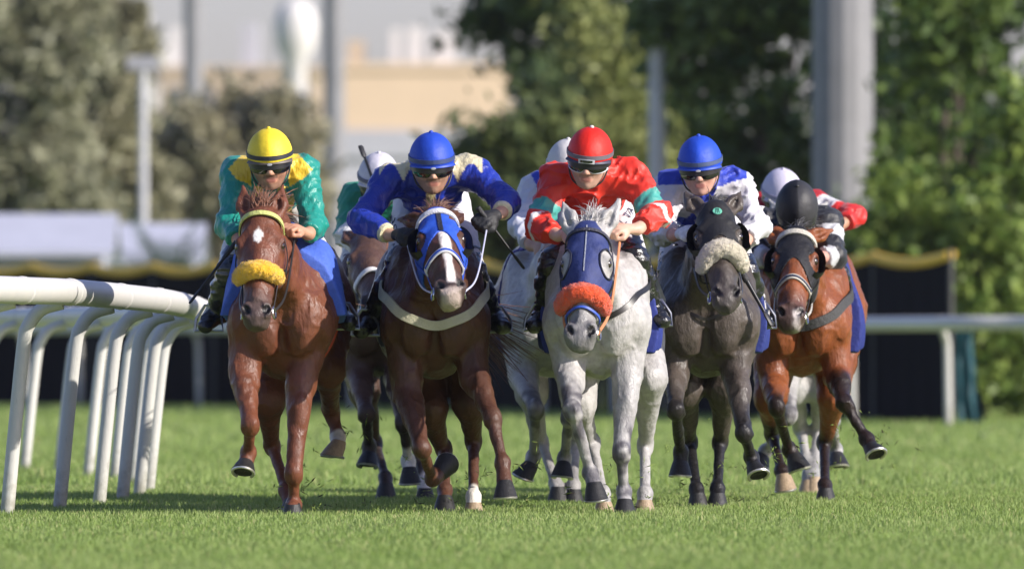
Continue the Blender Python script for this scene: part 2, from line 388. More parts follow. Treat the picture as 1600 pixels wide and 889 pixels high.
# ------------------------------------------------------------------ black screen fence with yellow edging
fo = A3(GX(1486, 67), 67, 0); fence = empty('screen_fence', fo); tag(fence, 'black cloth screen fence with sagging yellow top edging', 'fence')
blk = mat('screen_cloth', (.004, .0045, .007), .95, .3, 3., bump=.4, bscale=5., spec=.08); yl = mat('edging_yellow', (.80, .50, .05), .7, .2, 6.)
fp = []
for px, Y in ((1486, 67), (1366, 70.5), (1250, 74), (1140, 77.5), (1036, 81), (938, 84.5), (845, 88), (755, 91.5), (670, 95), (588, 98), (510, 100.5), (425, 102.5), (335, 104), (240, 106), (145, 108), (50, 110), (-50, 112), (-150, 114)): fp.append(A3(GX(px, Y), Y, 0))
for i, q in enumerate(fp):
    hgt = 1.90 + .18 * i / len(fp); m = MB(); m.tube([q + A3(0, 0, -.05), q + A3(0, 0, hgt + .03)], .03, 8); m.build('post', mat('fence_post', (.06, .06, .055), .6, .2), fence, origin=fo)
    if i == len(fp) - 1: break
    q2 = fp[i + 1]; n_ = 14; V = []; F = []; tp = []
    nn = nrm(np.cross(q2 - q, A3(0, 0, 1)))
    for j in range(n_ + 1):
        t = j / n_; sag = -.085 * 4 * t * (1 - t); hz = hgt + sag; wv = .03 * math.sin(j * 2.1 + i) ; p = q + (q2 - q) * t
        V += [p + nn * (wv + .03), p + nn * (wv * .6 + .02) + A3(0, 0, hz * .5), p + A3(0, 0, hz)]; tp.append(p + A3(0, 0, hz - .03) - nn * .0)
    k_ = len(V); V += [v + nn * -.012 for v in V]; f1 = [(j*3+a, j*3+3+a, j*3+4+a, j*3+1+a) for j in range(n_) for a in range(2)]; F = f1 + [tuple(k_ + x for x in f_[::-1]) for f_ in f1]
    MB().add(V, F).build('screen_panel', blk, fence, origin=fo)
    m = MB(); m.tube(tp, .062, 8, True, 1.); m.build('edging', yl, fence, origin=fo)
# teal tarpaulin hanging by the end of the fence
tv = MB(); V = []; F = []
tb = A3(GX(1508, 66), 66, 0)
for j in range(13):
    z = 1.05 - j * .087; w_ = .10 + .05 * j / 12; sh = -.03 + .10 * (j / 12) ** 2
    for i in range(9): u_ = i / 8 * 2 - 1; V.append(tb + A3(u_ * w_ + sh, .05 * math.sin(u_ * 7 + j * .3), z))
k_ = len(V); V += [v + A3(0, .012, 0) for v in V]; f1 = [(j*9+i, j*9+i+1, j*9+10+i, j*9+9+i) for j in range(12) for i in range(8)]; F = f1 + [tuple(k_ + x for x in q[::-1]) for q in f1]
to_ = tv.add(V, F).build('tarpaulin', mat('tarp_teal', (.005, .055, .07), .6, .2, 8., bump=.3), None); tag(to_, 'teal tarpaulin hanging at the end of the black fence', 'tarpaulin')

# ------------------------------------------------------------------ trees behind the course
leafM = mat('leaf', attr='Col', rough=.5, var=0., spec=.35, transl=.25)
barkM = mat('bark', (.09, .07, .05), .9, .3, 6., bump=.6, bscale=14.)
def tree(name, label, px, Y, blobs, n, leaf, cols, seed, trunk_h=2.0, trunk_r=.12, cat='tree', clump=.32, group=None, droop=0., spread=1.):
    r = np.random.default_rng(seed); o = A3(GX(px, Y), Y, 0); root = empty(name, o); tag(root, label, cat, group)
    vol = np.array([b[3] * b[4] * b[5] for b in blobs]); vol = vol ** .67; pr = vol / vol.sum(); ncl = max(12, n // 80); cen = []
    for _ in range(ncl):
        b_ = blobs[r.choice(len(blobs), p=pr)]; d = nrm(r.normal(0, 1, 3)); rad = r.random() ** .45; cen.append(A3(b_[0], b_[1], b_[2]) + d * rad * A3(b_[3], b_[4], b_[5]))
    cen = np.array(cen); ci = r.integers(0, ncl, n); csz = clump * r.uniform(.5, 1.3, ncl); ctone = r.normal(0, .22, ncl)
    pos = cen[ci] + r.normal(0, 1, (n, 3)) * csz[ci][:, None] * A3(.55, .55, .45 + droop) ; pos = pos[pos[:, 2] > .05]; n = len(pos); ci = ci[:n]
    a = r.normal(0, 1, (n, 3)); a /= np.linalg.norm(a, axis=1, keepdims=True); b2 = np.cross(a, r.normal(0, 1, (n, 3))); b2 /= np.linalg.norm(b2, axis=1, keepdims=True)
    L = leaf * r.uniform(.6, 1.3, n)[:, None]; wv = .42
    V = np.stack([pos - a * L, pos + b2 * L * wv, pos + a * L, pos - b2 * L * wv], 1).reshape(-1, 3); F = np.arange(n)[:, None] * 4 + np.array([[0, 1, 2, 3]])
    c0, c1 = np.array(cols[0]), np.array(cols[1]); t = np.clip(.5 + ctone[ci] + r.normal(0, .25, n), 0, 1)[:, None]; C = np.repeat(c0 * (1 - t) + c1 * t, 4, 0)
    link('crown', mesh_from('crown', V, F, leafM, True, C), root)
    m = MB(); top = A3(np.mean([b_[0] for b_ in blobs]), 0, max(b_[2] for b_ in blobs)); m.tube(catmull([A3(0, 0, -.1), A3(.05, .02, trunk_h * .5), A3(0, .0, trunk_h), .5 * (top + A3(0, 0, trunk_h))], 5), [trunk_r * (1.25 - .05 * i) for i in range(16)], 9)
    for b_ in blobs:
        s_ = A3(0, 0, trunk_h * r.uniform(.6, 1.)); e = A3(b_[0], b_[1], b_[2]); m.tube(catmull([s_, .5 * (s_ + e) + r.normal(0, .1, 3), e], 4), [trunk_r * .55 * (1 - .08 * i) for i in range(9)], 6)
    m.build('trunk', barkM, root)
    return root
DG, LG, OL = ((.016, .036, .011), (.055, .095, .024)), ((.10, .17, .03), (.24, .31, .07)), ((.10, .10, .055), (.17, .16, .095))  # DG leaves lowered in colour to paint deep shade into the gaps
OLG = ((.17, .20, .06), (.34, .36, .13))
tg = 'trees behind the fence'
tree('broadleaf_tree', 'bright green bushy tree at the right edge beyond the fence end', 1530, 75, [(-.1, 0, 2.1, 1.0, .9, 1.0), (.4, 0, 1.0, .9, .8, 1.0), (-.85, .2, 2.3, .6, .6, .7), (.6, .3, 3.2, .8, .7, .8)], 9000, .10, LG, 1, 1.2, .10, group=tg)
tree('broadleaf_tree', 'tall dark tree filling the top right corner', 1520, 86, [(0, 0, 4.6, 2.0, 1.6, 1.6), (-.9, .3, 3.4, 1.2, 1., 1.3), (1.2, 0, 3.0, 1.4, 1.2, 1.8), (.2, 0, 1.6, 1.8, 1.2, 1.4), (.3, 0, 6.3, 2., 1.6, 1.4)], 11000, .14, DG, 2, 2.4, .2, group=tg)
tree('broadleaf_tree', 'mid green tree with sunlit boughs right of the thick grey mast', 1468, 80, [(.1, 0, 4.4, .65, .6, .8), (-.25, 0, 3.1, .55, .5, .7), (.5, .2, 2.0, .7, .6, .9), (.2, 0, 5.4, .8, .7, .8)], 5000, .11, ((.05, .095, .018), (.15, .21, .045)), 3, 2.0, .1, group=tg)
tree('broadleaf_tree', 'dark tree with sunlit patches left of the thick grey mast', 1190, 88, [(0, 0, 3.4, .95, .9, 1.2), (-.5, .2, 5.0, 1.1, .9, 1.0), (.5, 0, 5.4, 1.0, .9, 1.0), (.3, 0, 2.2, .9, .8, 1.0), (-.6, 0, 2.3, .8, .7, .9)], 9000, .13, ((.035, .07, .018), (.12, .17, .04)), 4, 2.2, .15, group=tg)
tree('broadleaf_tree', 'slender yellow green tree behind the red rider', 962, 95, [(0, 0, 4.3, .50, .5, .9), (.35, 0, 3.1, .6, .5, .9), (-.5, 0, 5.3, .4, .4, .7), (.2, 0, 2.0, .6, .5, .8)], 4200, .10, OLG, 5, 1.6, .09, group=tg, droop=.3)
tree('broadleaf_tree', 'low dark green bushy tree behind the dark blue rider', 785, 98, [(-.25, 0, 3.35, .75, .6, .95), (.45, 0, 3.2, .9, .7, 1.1), (-.1, 0, 2.1, 1.0, .6, .9), (1.0, 0, 2.7, .7, .5, 1.0), (.75, 0, 3.9, .6, .5, .7)], 9500, .11, ((.055, .095, .035), (.17, .205, .075)), 6, 1.2, .1, group=tg)
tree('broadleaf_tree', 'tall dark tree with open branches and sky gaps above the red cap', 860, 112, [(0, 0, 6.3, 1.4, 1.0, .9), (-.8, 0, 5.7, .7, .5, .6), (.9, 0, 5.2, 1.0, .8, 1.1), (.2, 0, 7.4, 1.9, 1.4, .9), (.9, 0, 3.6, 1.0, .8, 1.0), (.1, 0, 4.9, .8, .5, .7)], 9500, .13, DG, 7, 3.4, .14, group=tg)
tree('broadleaf_tree', 'dark tree coloured as in deep shade behind the rider with white sleeves', 1075, 104, [(0, 0, 5.6, 1.1, 1.0, 1.2), (.1, 0, 3.8, 1.0, .9, 1.0), (-.2, 0, 2.2, 1.1, .9, 1.0)], 6500, .13, DG, 8, 2.4, .16, group=tg)
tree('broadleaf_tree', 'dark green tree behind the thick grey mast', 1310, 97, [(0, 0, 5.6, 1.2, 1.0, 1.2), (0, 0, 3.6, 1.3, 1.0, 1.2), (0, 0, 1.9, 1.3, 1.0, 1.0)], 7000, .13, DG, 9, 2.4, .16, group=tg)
tree('shrub', 'green shrub at the foot of the thick grey mast', 1320, 79, [(0, 0, 1.9, .55, .4, .55), (.5, 0, 1.6, .5, .4, .6), (-.55, 0, 1.6, .5, .4, .6)], 2600, .09, ((.03, .065, .02), (.07, .13, .035)), 10, .8, .05, 'shrub')
ol = ((.21, .20, .12), (.36, .345, .215)); tl = 'haze-paled olive trees on the left'  # leaf colours of the left trees lightened to stand in for distance haze
tree('feathery_tree', 'haze-paled olive feathery tree at the left edge', 40, 150, [(0, 0, 6.6, 1.5, 1.0, 1.5), (-.4, 0, 4.4, 1.5, 1.0, 1.4), (.6, 0, 3.0, 1.2, .8, 1.2)], 11000, .17, ((.19, .195, .12), (.32, .32, .21)), 21, 2.4, .14, group=tl, droop=.4)
tree('feathery_tree', 'tall haze-paled olive tree left of the slim lamp pole', 150, 156, [(0, 0, 5.9, 1.1, .8, 1.9), (.2, 0, 3.6, 1.2, .8, 1.3), (-.3, 0, 7.4, 1.0, .7, .9)], 10500, .17, ol, 22, 2.4, .12, group=tl, droop=.4)
tree('feathery_tree', 'dry olive tree behind the yellow capped rider', 350, 165, [(0, 0, 4.7, 1.2, .9, 1.2), (.9, 0, 3.6, 1.2, .8, 1.1), (-.9, 0, 3.9, 1.1, .8, 1.2), (1.1, 0, 5.2, .7, .6, .8), (0, 0, 2.2, 1.9, .9, 1.3)], 14000, .17, ((.22, .205, .125), (.38, .35, .23)), 23, 2., .12, group=tl, droop=.3)
tree('feathery_tree', 'grey green tree between the lamp pole and the tall mast', 265, 175, [(0, 0, 4.4, 1.0, .8, 1.4), (-.2, 0, 2.5, 1.1, .8, 1.1)], 7000, .17, ((.18, .19, .12), (.32, .32, .21)), 24, 1.8, .1, group=tl, droop=.3)
def palm(label, px, Y, h, nf, L, seed):
    r = np.random.default_rng(seed); o = A3(GX(px, Y), Y, 0); root = empty('palm_tree', o); tag(root, label, 'palm')
    m = MB(); m.tube([A3(0, 0, -.1), A3(0, 0, h * .5), A3(.02, 0, h)], [.16, .13, .14], 9); m.build('trunk', barkM, root)
    for i in range(nf):
        az = r.uniform(0, 2 * math.pi); el_ = r.uniform(.1, 1.35); d = A3(math.cos(az) * math.cos(el_), math.sin(az) * math.cos(el_), math.sin(el_)); q = A3(0, 0, h); V = []; F = []; Lf = L * r.uniform(.8, 1.1)
        sp_ = [q]
        for j in range(10): d = nrm(d + A3(0, 0, -.09)); q = q + d * Lf / 10; sp_.append(q)
        for j in range(1, 11):
            tg_ = nrm(sp_[j] - sp_[j - 1]); sd_ = nrm(np.cross(tg_, A3(0, 0, 1))); ll = .38 * math.sin(math.pi * (j / 11) ** .7) + .05
            for sg in (-1, 1):
                for hh_ in (0, .5):
                    p0 = sp_[j] - tg_ * hh_ * Lf / 10; tip = p0 + sd_ * sg * ll + tg_ * ll * .5 + A3(0, 0, -.1 * ll); k_ = len(V); V += [p0 - tg_ * .015, p0 + tg_ * .015, tip]; F.append((k_, k_ + 1, k_ + 2))
        mm = MB(); mm.tube(sp_, [.02 * (1 - .08 * j) for j in range(11)], 4); mm.add(V, F); mm.build('frond', mat('palm_frond', (.045, .075, .045), .5, .2, 3., transl=.15), root)
palm('bushy grey green palm behind the black fence on the left', 262, 122, 1.55, 26, 1.5, 5)
palm('small palm leaning by the white cabin', 205, 126, 1.3, 14, 1.2, 6)

# ------------------------------------------------------------------ masts and poles
def mast(name, label, px, Y, r0, r1, h, material, n=12, arm=None):
    o = A3(GX(px, Y), Y, 0); root = empty(name, o); tag(root, label, 'pole'); m = MB(); m.tube([A3(0, 0, -.1), A3(0, 0, h * .5), A3(0, 0, h)], [r0, .5 * (r0 + r1), r1], n); m.build('shaft', material, root, smooth=n > 16)
    m = MB(); m.lathe([(r0 * 1.9, 0), (r0 * 1.9, .06), (r0 * 1.2, .08)], n=n); m.build('base_plate', material, root)
    m = MB(); m.box((0, 0, h + .1), (r1 * 4, r1 * 1.2, .12)); m.build('lamp_head', mat('lamp_grey', (.3, .3, .32), .5, .1), root)
conc = mat('mast_galvanised', (.21, .21, .22), .55, .12, 2., bump=.1, bscale=8.); wht = mat('pole_white', (.50, .50, .52), .5, .1, 3.)
mast('floodlight_mast', 'thick grey floodlight mast rising behind the shrubs', 1317, 83, .40, .33, 19., conc, 14)
mast('floodlight_mast', 'grey mast behind the dark blue cap', 522, 190, .245, .20, 22., conc, 12)
mast('floodlight_mast', 'white mast near the far buildings on the left', 302, 240, .27, .22, 24., conc, 12)
mast('lamp_pole', 'slim pale lamp pole above the white cabin', 224, 138, .085, .07, 5.6, wht, 10)
mast('lamp_pole', 'slim grey pole among the trees behind the red rider', 1027, 88, .115, .105, 9., wht, 12)

# ------------------------------------------------------------------ buildings far behind
def building(label, px0, px1, Y, ztop, dep, wall, floors, wpf, roofbits=(), base_h=0., base_m=None, name='building'):
    x0, x1 = GX(px0, Y), GX(px1, Y); w_ = (x1 - x0); o = A3((x0 + x1) / 2, Y, 0); root = empty(name, o); tag(root, label, 'building')
    m = MB(); m.box((0, dep / 2, ztop / 2), (w_ / 2, dep / 2, ztop / 2)); m.build('wall', wall, root, smooth=False)
    m = MB(); m.box((0, dep / 2, ztop + .15), (w_ / 2 + .15, dep / 2 + .15, .2)); m.build('parapet', wall, root, smooth=False)
    if base_h: m = MB(); m.box((0, -.06, base_h / 2), (w_ / 2 + .1, .06, base_h / 2)); m.build('base_wall', base_m, root, smooth=False)
    fh = ztop / max(floors, 1); gl = mat('window_glass', (.05, .06, .08), .12, .1); fr = mat('window_frame', (.5, .48, .45), .6, .1)
    for i in range(floors):
        for j in range(wpf):
            cx = -w_ / 2 + w_ * (j + .5) / wpf; cz = fh * (i + .5)
            if cz < base_h: continue
            m = MB(); m.box((cx, -.02, cz), (w_ / wpf * .20, .06, fh * .26)); f_ = m.build('window', fr, root, smooth=False)
            m = MB(); m.box((cx, -.09, cz), (w_ / wpf * .17, .012, fh * .22)); m.build('pane', gl, f_, smooth=False)
    for (a, b_, zz, mt) in roofbits:
        m = MB(); m.box((-w_ / 2 + w_ * (a + b_) / 2, dep * .4, ztop + .35 + zz / 2), (w_ * (b_ - a) / 2, dep * .2, zz / 2)); m.build('roof_house', mt, root, smooth=False)
    return root
cream = mat('render_cream', (.66, .50, .34), .8, .06, .4); tan = mat('render_tan', (.48, .38, .27), .8, .08, .4); grw = mat('wall_grey', (.42, .42, .45), .8, .08, .5); offw = mat('render_offwhite', (.60, .58, .56), .8, .06, .5)
building('cream apartment block with grey lower walls and roof houses', 536, 800, 520, 14.6, 14, cream, 1, 1, ((.28, .34, 1.8, offw), (.38, .47, 1.9, offw), (.52, .66, 1.6, offw), (.02, .12, 1.2, tan)), 11.6, grw)
building('tan apartment block left of the tall mast', 250, 500, 560, 15.4, 14, tan, 5, 5, ((.05, .2, 2.2, offw), (.5, .6, 2.4, grw)))
building('pale block half hidden by the olive trees', 150, 262, 600, 18.0, 12, offw, 6, 4, ((.3, .7, 1.6, offw),))
building('long grey wall building below the cream block', 470, 760, 330, 7.2, 8, grw, 2, 6)
tk = A3(GX(462, 500), 500, 0); tr = empty('water_tank', tk); tag(tr, 'white water tank on a tapering stand above the roofs', 'tank')
MB().lathe([(.5, 13.2), (.55, 14.6), (.95, 15.2), (1.05, 16.4), (.8, 17.2), (.2, 17.6)], n=20).build('tank', offw, tr)
MB().lathe([(.9, 0), (.75, 8), (.5, 13.3)], n=16).build('stand', grw, tr)
# white cabin behind the fence on the left
def cabin(label, px0, px1, Y, hz, roof):
    x0, x1 = GX(px0, Y), GX(px1, Y); w_ = x1 - x0; o = A3((x0 + x1) / 2, Y, 0); root = empty('cabin', o); tag(root, label, 'cabin', 'white cabins behind the fence')
    wm = mat('cabin_white', (.36, .37, .43), .6, .08, 2.); MB().box((0, 1.5, hz / 2), (w_ / 2, 1.5, hz / 2)).build('wall', wm, root, smooth=False)
    V = [(-w_/2 - .2, -.3, hz), (w_/2 + .2, -.3, hz), (w_/2 + .2, 1.5, hz + roof), (-w_/2 - .2, 1.5, hz + roof), (w_/2 + .2, 3.3, hz), (-w_/2 - .2, 3.3, hz)]
    V += [(a, b_, c - .08) for a, b_, c in V]; MB().add(V, [(0, 1, 2, 3), (3, 2, 4, 5), (6, 9, 8, 7), (9, 11, 10, 8), (0, 6, 7, 1), (4, 10, 11, 5), (1, 7, 8, 2), (2, 8, 10, 4), (0, 3, 9, 6), (3, 5, 11, 9)]).build('roof', mat('cabin_roof', (.42, .43, .50), .5, .08, 2.), root, smooth=False)
    for j in range(3):
        cx = -w_ / 2 + w_ * (j + .5) / 3; f_ = MB().box((cx, -.03, hz * .62), (w_ * .09, .04, .28)).build('window', mat('cabin_frame', (.4, .4, .44), .5, .1), root, smooth=False); MB().box((cx, -.08, hz * .62), (w_ * .075, .012, .23)).build('pane', mat('window_glass', (.05, .06, .08), .12, .1), f_, smooth=False)
cabin('long white cabin with pale pitched roof at the left edge', -330, 160, 124, 2.35, .62)
cabin('smaller white cabin next to the palm', 172, 300, 132, 2.3, .6)
# ------------------------------------------------------------------ horses
HOOFM = {}
def coat_mat(): return mat('horse_coat', attr='Col', rough=.43, var=.20, vscale=26., bump=.42, bscale=44., spec=.34, rvar=.13, bstretch=(1., 1., .5))
def hoof(parent, org, ct, d, toe, tan=False, sc=1.):
    d = nrm(d); toe = nrm(np.asarray(toe, float) - d * np.dot(toe, d)); sd = np.cross(toe, d)
    org = np.asarray(org)
    n = 20; m = MB(); V = []; rings = [(.040, -.030, -.006), (.050, 0., 0.), (.0565, .030, .010), (.064, .068, .020), (.066, .074, .022), (.055, .075, .022), (.030, .064, .018), (.004, .062, .012)]
    for (r, z, sh) in rings:
        for j in range(n):
            a = 2 * math.pi * j / n; ca, sa = math.cos(a), math.sin(a)
            rx = r * (1.08 if ca > 0 else .82)
            V.append(np.asarray(ct) + sc * (d * (z * (1 - .18 * (1 - ca) * (z > .02))) + toe * (ca * rx + sh) + sd * (sa * r * (.96 if ca > -.3 else .86))))
    k = len(rings)
    F = [(i*n+j, i*n+(j+1) % n, (i+1)*n+(j+1) % n, (i+1)*n+j) for i in range(k-1) for j in range(n)] + [tuple(range(n))[::-1], tuple((k-1)*n+j for j in range(n))]
    hm = mat('hoof_horn_tan', (.30, .22, .14), .5, .25, 60., bump=.25, bscale=120., bstretch=(1, 1, .2)) if tan else mat('hoof_horn_dark', (.014, .0135, .014), .55, .4, 40., bump=.25, bscale=120., bstretch=(1, 1, .2))
    ho = m.add(V, F).build('hoof', hm, parent, origin=org)
    sp = []
    for j in range(15):
        a = math.radians(-138 + 276 * j / 14)
        sp.append(np.asarray(ct) + sc * (d * .078 * (1 - .17 * (1 - math.cos(a))) + toe * (math.cos(a) * .060 + .021) + sd * math.sin(a) * .056))
    s2 = MB(); s2.tube(sp, .0085 * sc, 6, True, 1.0)
    s2.build('horseshoe', mat('shoe_metal', (.55, .53, .48), .35, .2, 40., metal=.8), ho, origin=org)
def horse(sp):
    Y0 = sp['Y']; c0 = P(sp['cx'], 600, Y0); X0 = c0[0]; yk = sp.get('yaw', 0.); dz = sp.get('dz', 0.); hs = sp.get('hs', 1.)
    org = A3(X0, Y0, 0.)
    b = lambda x, y, z: A3(X0 + x + yk * y, Y0 + y, z + dz)
    W = Field(); ux = A3(1, 0, 0)
    # trunk
    W.ell(b(0, .80, 1.06), (.262, .66, .335), k=.06)
    W.ell(b(0, .22, 1.025), (.215, .27, .315), k=.10)
    W.cone(b(0, .42, 1.40), b(0, .80, 1.34), .10, .12, k=.16)
    W.cone(b(0, .8, 1.3), b(0, 1.45, 1.33), .13, .14, k=.16)
    for s in (-1, 1):
        W.ell(b(s * .165, .26, 1.12), (.105, .20, .30), frame(A3(0, .35, .94), ux), k=.07)      # shoulder blade
        W.ell(b(s * .108, -.02, .99), (.100, .085, .165), frame(A3(s * .20, 0, 1), ux), k=.03)       # breast muscle
        W.ell(b(s * .185, .06, 1.03), (.09, .12, .15), frame(A3(s * -.25, 0, 1), ux), k=.035)                                      # point of shoulder
        W.ell(b(s * .125, 1.45, 1.17), (.165, .33, .27), k=.08)                                   # croup
        W.ell(b(s * .15, 1.52, 1.0), (.12, .23, .23), k=.08)                                     # buttock
    W.cone(b(0, -.05, .86), b(0, -.06, 1.12), .016, .020, k=.04, op=1)                            # groove between the breast muscles
    # head frame
    hd = sp['head']; poll = P(*hd['poll'], Y0 + hd.get('y', -.42)); mz0 = P(*hd['muz'], Y0 + hd.get('y', -.42) - .2)
    L = .645 * hs; dx, dzz = mz0[0] - poll[0], mz0[2] - poll[2]; dy = -math.sqrt(max(L * L - dx * dx - dzz * dzz, .003))
    f = nrm(A3(dx, dy, dzz)); yw = math.radians(hd.get('yaw', 0.))
    n = A3(math.sin(yw), -math.cos(yw), .0); n = nrm(n - f * np.dot(n, f)); sd = np.cross(f, n); rl = math.radians(hd.get('roll', 0.))
    if sd[0] < 0: sd = -sd
    hl = lambda s_, t_, n_: poll + hs * (s_ * sd + t_ * f + n_ * n)
    RH = np.stack([sd, f, n], 1)
    # neck
    back = hl(0, .10, -.16); w0 = b(0, .40, 1.36); n0 = b(0, .16, 1.13); nm = .5 * n0 + .5 * back + A3(0, .02, .03); cm = .5 * w0 + .5 * hl(0, .0, -.11) + A3(0, 0, .05)
    W.cone(n0, nm, .215, .150, k=.10, u=ux, f=.80); W.cone(nm, back, .150, .105, k=.08, u=ux, f=.82)
    W.cone(w0, cm, .10, .075, k=.10, u=ux, f=.75); W.cone(cm, hl(0, .0, -.11), .075, .06, k=.08, u=ux, f=.8)
    for s in (-1, 1):
        W.cone(hl(s * .07, .18, -.22), b(s * .07, .0, 1.10), .036, .05, k=.05)                     # jugular muscles
    # head
    H = Field(); k1 = .03
    H.cone(hl(0, .05, -.085), hl(0, .24, -.10), .088 * hs, .10 * hs, k=k1, u=sd, f=.98)
    H.cone(hl(0, .22, -.095), hl(0, .44, -.072), .095 * hs, .066 * hs, k=k1, u=sd, f=.90)
    H.cone(hl(0, .44, -.072), hl(0, .575, -.066), .066 * hs, .058 * hs, k=k1)
    H.ell(hl(0, .592, -.066), A3(.060, .058, .056) * hs, RH, k=.03)
    H.cone(hl(0, .24, -.022), hl(0, .52, -.018), .026 * hs, .020 * hs, k=.03)                       # bridge of the nose
    for s in (-1, 1):
        H.ell(hl(s * .062, .215, -.175), A3(.042, .125, .105) * hs, RH, k=.045)                     # cheek
        H.ell(hl(s * .088, .195, -.066), A3(.028, .045, .038) * hs, RH, k=.025)                     # eye socket
        H.cone(hl(s * .052, .135, -.028), hl(s * .094, .175, -.045), .018 * hs, .018 * hs, k=.025)  # brow
        H.cone(hl(s * .082, .27, -.095), hl(s * .058, .40, -.085), .016 * hs, .012 * hs, k=.025)    # facial crest
        H.ell(hl(s * .047, .572, -.030), A3(.028, .044, .030) * hs, RH, k=.016)                      # nostril wing
    H.cone(hl(0, .26, -.20), hl(0, .52, -.122), .055 * hs, .036 * hs, k=.04)                        # lower jaw
    H.ell(hl(0, .575, -.120), A3(.042, .045, .036) * hs, RH, k=.03)                                 # chin
    H.ell(hl(0, .622, -.070), A3(.036, .026, .034) * hs, RH, k=.02)                                 # upper lip
    H.cone(hl(-.075, .632, -.112), hl(.075, .632, -.112), .006, .006, k=.008, op=1)                 # mouth line
    for s in (-1, 1):
        H.ell(hl(s * .046, .580, -.006), A3(.016, .030, .022) * hs, frame(nrm(f * .85 + sd * s * -.5), sd)[:, [0, 2, 1]], k=.010, op=1)
        H.ell(hl(s * .114, .197, -.052), A3(.016, .024, .016) * hs, RH, k=.008, op=1)
    # ears
    for s, key in ((-1, 'earL'), (1, 'earR')):
        e0 = hl(s * .062, .035, -.062); ed = hd.get(key, (s * .35, -1., .1)); ev_ = nrm(sd * ed[0] + f * ed[1] + n * ed[2]); EL = .165 * hs * hd.get('earlen', 1.)
        fr = nrm(n - ev_ * np.dot(n, ev_)); sdw = np.cross(ev_, fr); fr = nrm(fr + sdw * hd.get('eartw', .3) * s * np.sign(sdw @ sd)); e1 = e0 + ev_ * EL * .45; e2 = e0 + ev_ * EL
        H.cone(e0 - ev_ * .02, e1, .032 * hs, .042 * hs, k=.02, u=fr, f=.62); H.cone(e1, e2, .042 * hs, .007, k=.015, u=fr, f=.6)
        H.cone(e0 + ev_ * EL * .30 + fr * .024, e0 + ev_ * EL * .80 + fr * .016, .021 * hs, .008, k=.012, u=sdw, f=.8, op=1)
    W.pr += H.pr
    # legs
    legs = []
    for key, s in (('fl', -1), ('fr', 1)):
        q = sp[key]; E = P(*q['E'][:2], Y0 + q['E'][2]); K = P(*q['K'][:2], Y0 + q['K'][2]); Ft = P(*q['F'][:2], Y0 + q['F'][2]); C = P(*q['C'][:2], Y0 + q['C'][2])
        S = b(s * .165, .14, 1.03); ax = nrm(K - E); u_ = nrm(np.cross(ax, ux)) if True else ux
        W.cone(S, E, .116, .078, k=.04)
        W.cone(E, K, .062, .041, k=.04)
        W.ell(E + (K - E) * .24 + A3(s * .012, -.012, 0), (.050, .066, .15), frame(ax, ux), k=.022)
        W.ell(E + (K - E) * .16 + A3(-s * .03, .02, 0), (.042, .052, .12), frame(ax, ux), k=.022)
        legs.append((E, K, Ft, C, q, s, 0))
    for key, s in (('hl', -1), ('hr', 1)):
        q = sp[key]; St = P(*q['E'][:2], Y0 + q['E'][2]); K = P(*q['K'][:2], Y0 + q['K'][2]); Ft = P(*q['F'][:2], Y0 + q['F'][2]); C = P(*q['C'][:2], Y0 + q['C'][2])
        W.cone(b(s * .15, 1.42, 1.08), St, .18, .088, k=.07)
        W.cone(St, K, .088, .044, k=.05, u=ux, f=.85)
        legs.append((St, K, Ft, C, q, s, 1))
    for (E, K, Ft, C, q, s, hind) in legs:
        ax = nrm(Ft - K); bk = nrm(A3(0, 1, 0) - ax * ax[1]) if abs(ax[1]) < .95 else A3(0, 0, -1)
        R = frame(nrm(nrm(Ft - K) + nrm(K - E)), ux)
        W.ell(K, (.047, .052, .060), R, k=.018)
        if hind: W.cone(K + bk * .045 - ax * .05, K + bk * .012 + ax * .07, .026, .022, k=.03)
        else: W.ell(K + ax * .035, (.046, .044, .03), R, k=.02)
        W.cone(K, Ft, .031, .028, k=.018); W.cone(K + bk * .028 + ax * .04, Ft + bk * .027, .017, .019, k=.012)
        W.ell(Ft, (.042, .043, .042), k=.016); W.ell(Ft + bk * .026, (.031, .03, .032), k=.014)
        W.cone(Ft, C, .034, .043, k=.025); 
    h = sp.get('vox', .0098)
    lo, hi = W.bounds(.03)
    ys = np.concatenate([np.arange(lo[1], Y0 + .5, h), np.arange(Y0 + .5, hi[1], h * 1.7)])
    xs = np.arange(lo[0], hi[0], h); zs = np.arange(lo[2], hi[2], h)
    F = W.grid(xs, ys, zs)
    XX, YY, ZZ = xs[:, None, None], ys[None, :, None], zs[None, None, :]
    nearF = np.abs(F) < .05; I = np.nonzero(nearF); x_, y_, z_ = xs[I[0]], ys[I[1]], zs[I[2]]
    body = sstep(.28, .55, z_) * sstep(.0, .12, np.abs(y_ - (poll[1] + mz0[1]) / 2 + .05))
    rid = 1 - np.abs(vnoise(x_, y_, z_ * .55, 13., sp['cx'] * .1)) * 2.2
    F[I] += body * (.0065 * vnoise(x_, y_, z_ * .5, 9., sp['cx'] * .3) - .0085 * np.clip(rid, 0, 1) ** 3) + .0024 * vnoise(x_, y_, z_, 30., 2.)
    V, Q = skin(F, xs, ys, zs, 1)
    # coat colours that belong to the animal; nostril pits painted dark as well
    base, dark = np.array(sp['base']), np.array(sp['dark'])
    C_ = np.tile(base, (len(V), 1))
    nz = vnoise(V[:, 0], V[:, 1], V[:, 2], 5., sp['cx']); C_ = mixc(C_, dark, .30 * sstep(-.2, .7, nz))
    if sp.get('dapple'):
        nd = vnoise(V[:, 0], V[:, 1], V[:, 2], 17., 3.); C_ = mixc(C_, dark, sp['dapple'] * sstep(.05, .6, nd))
    q3 = (V - poll) @ RH / hs
    ishead = (q3[:, 1] > -.2) & (np.abs(q3[:, 0]) < .2) & (q3[:, 2] > -.32) & (q3[:, 1] < .75)
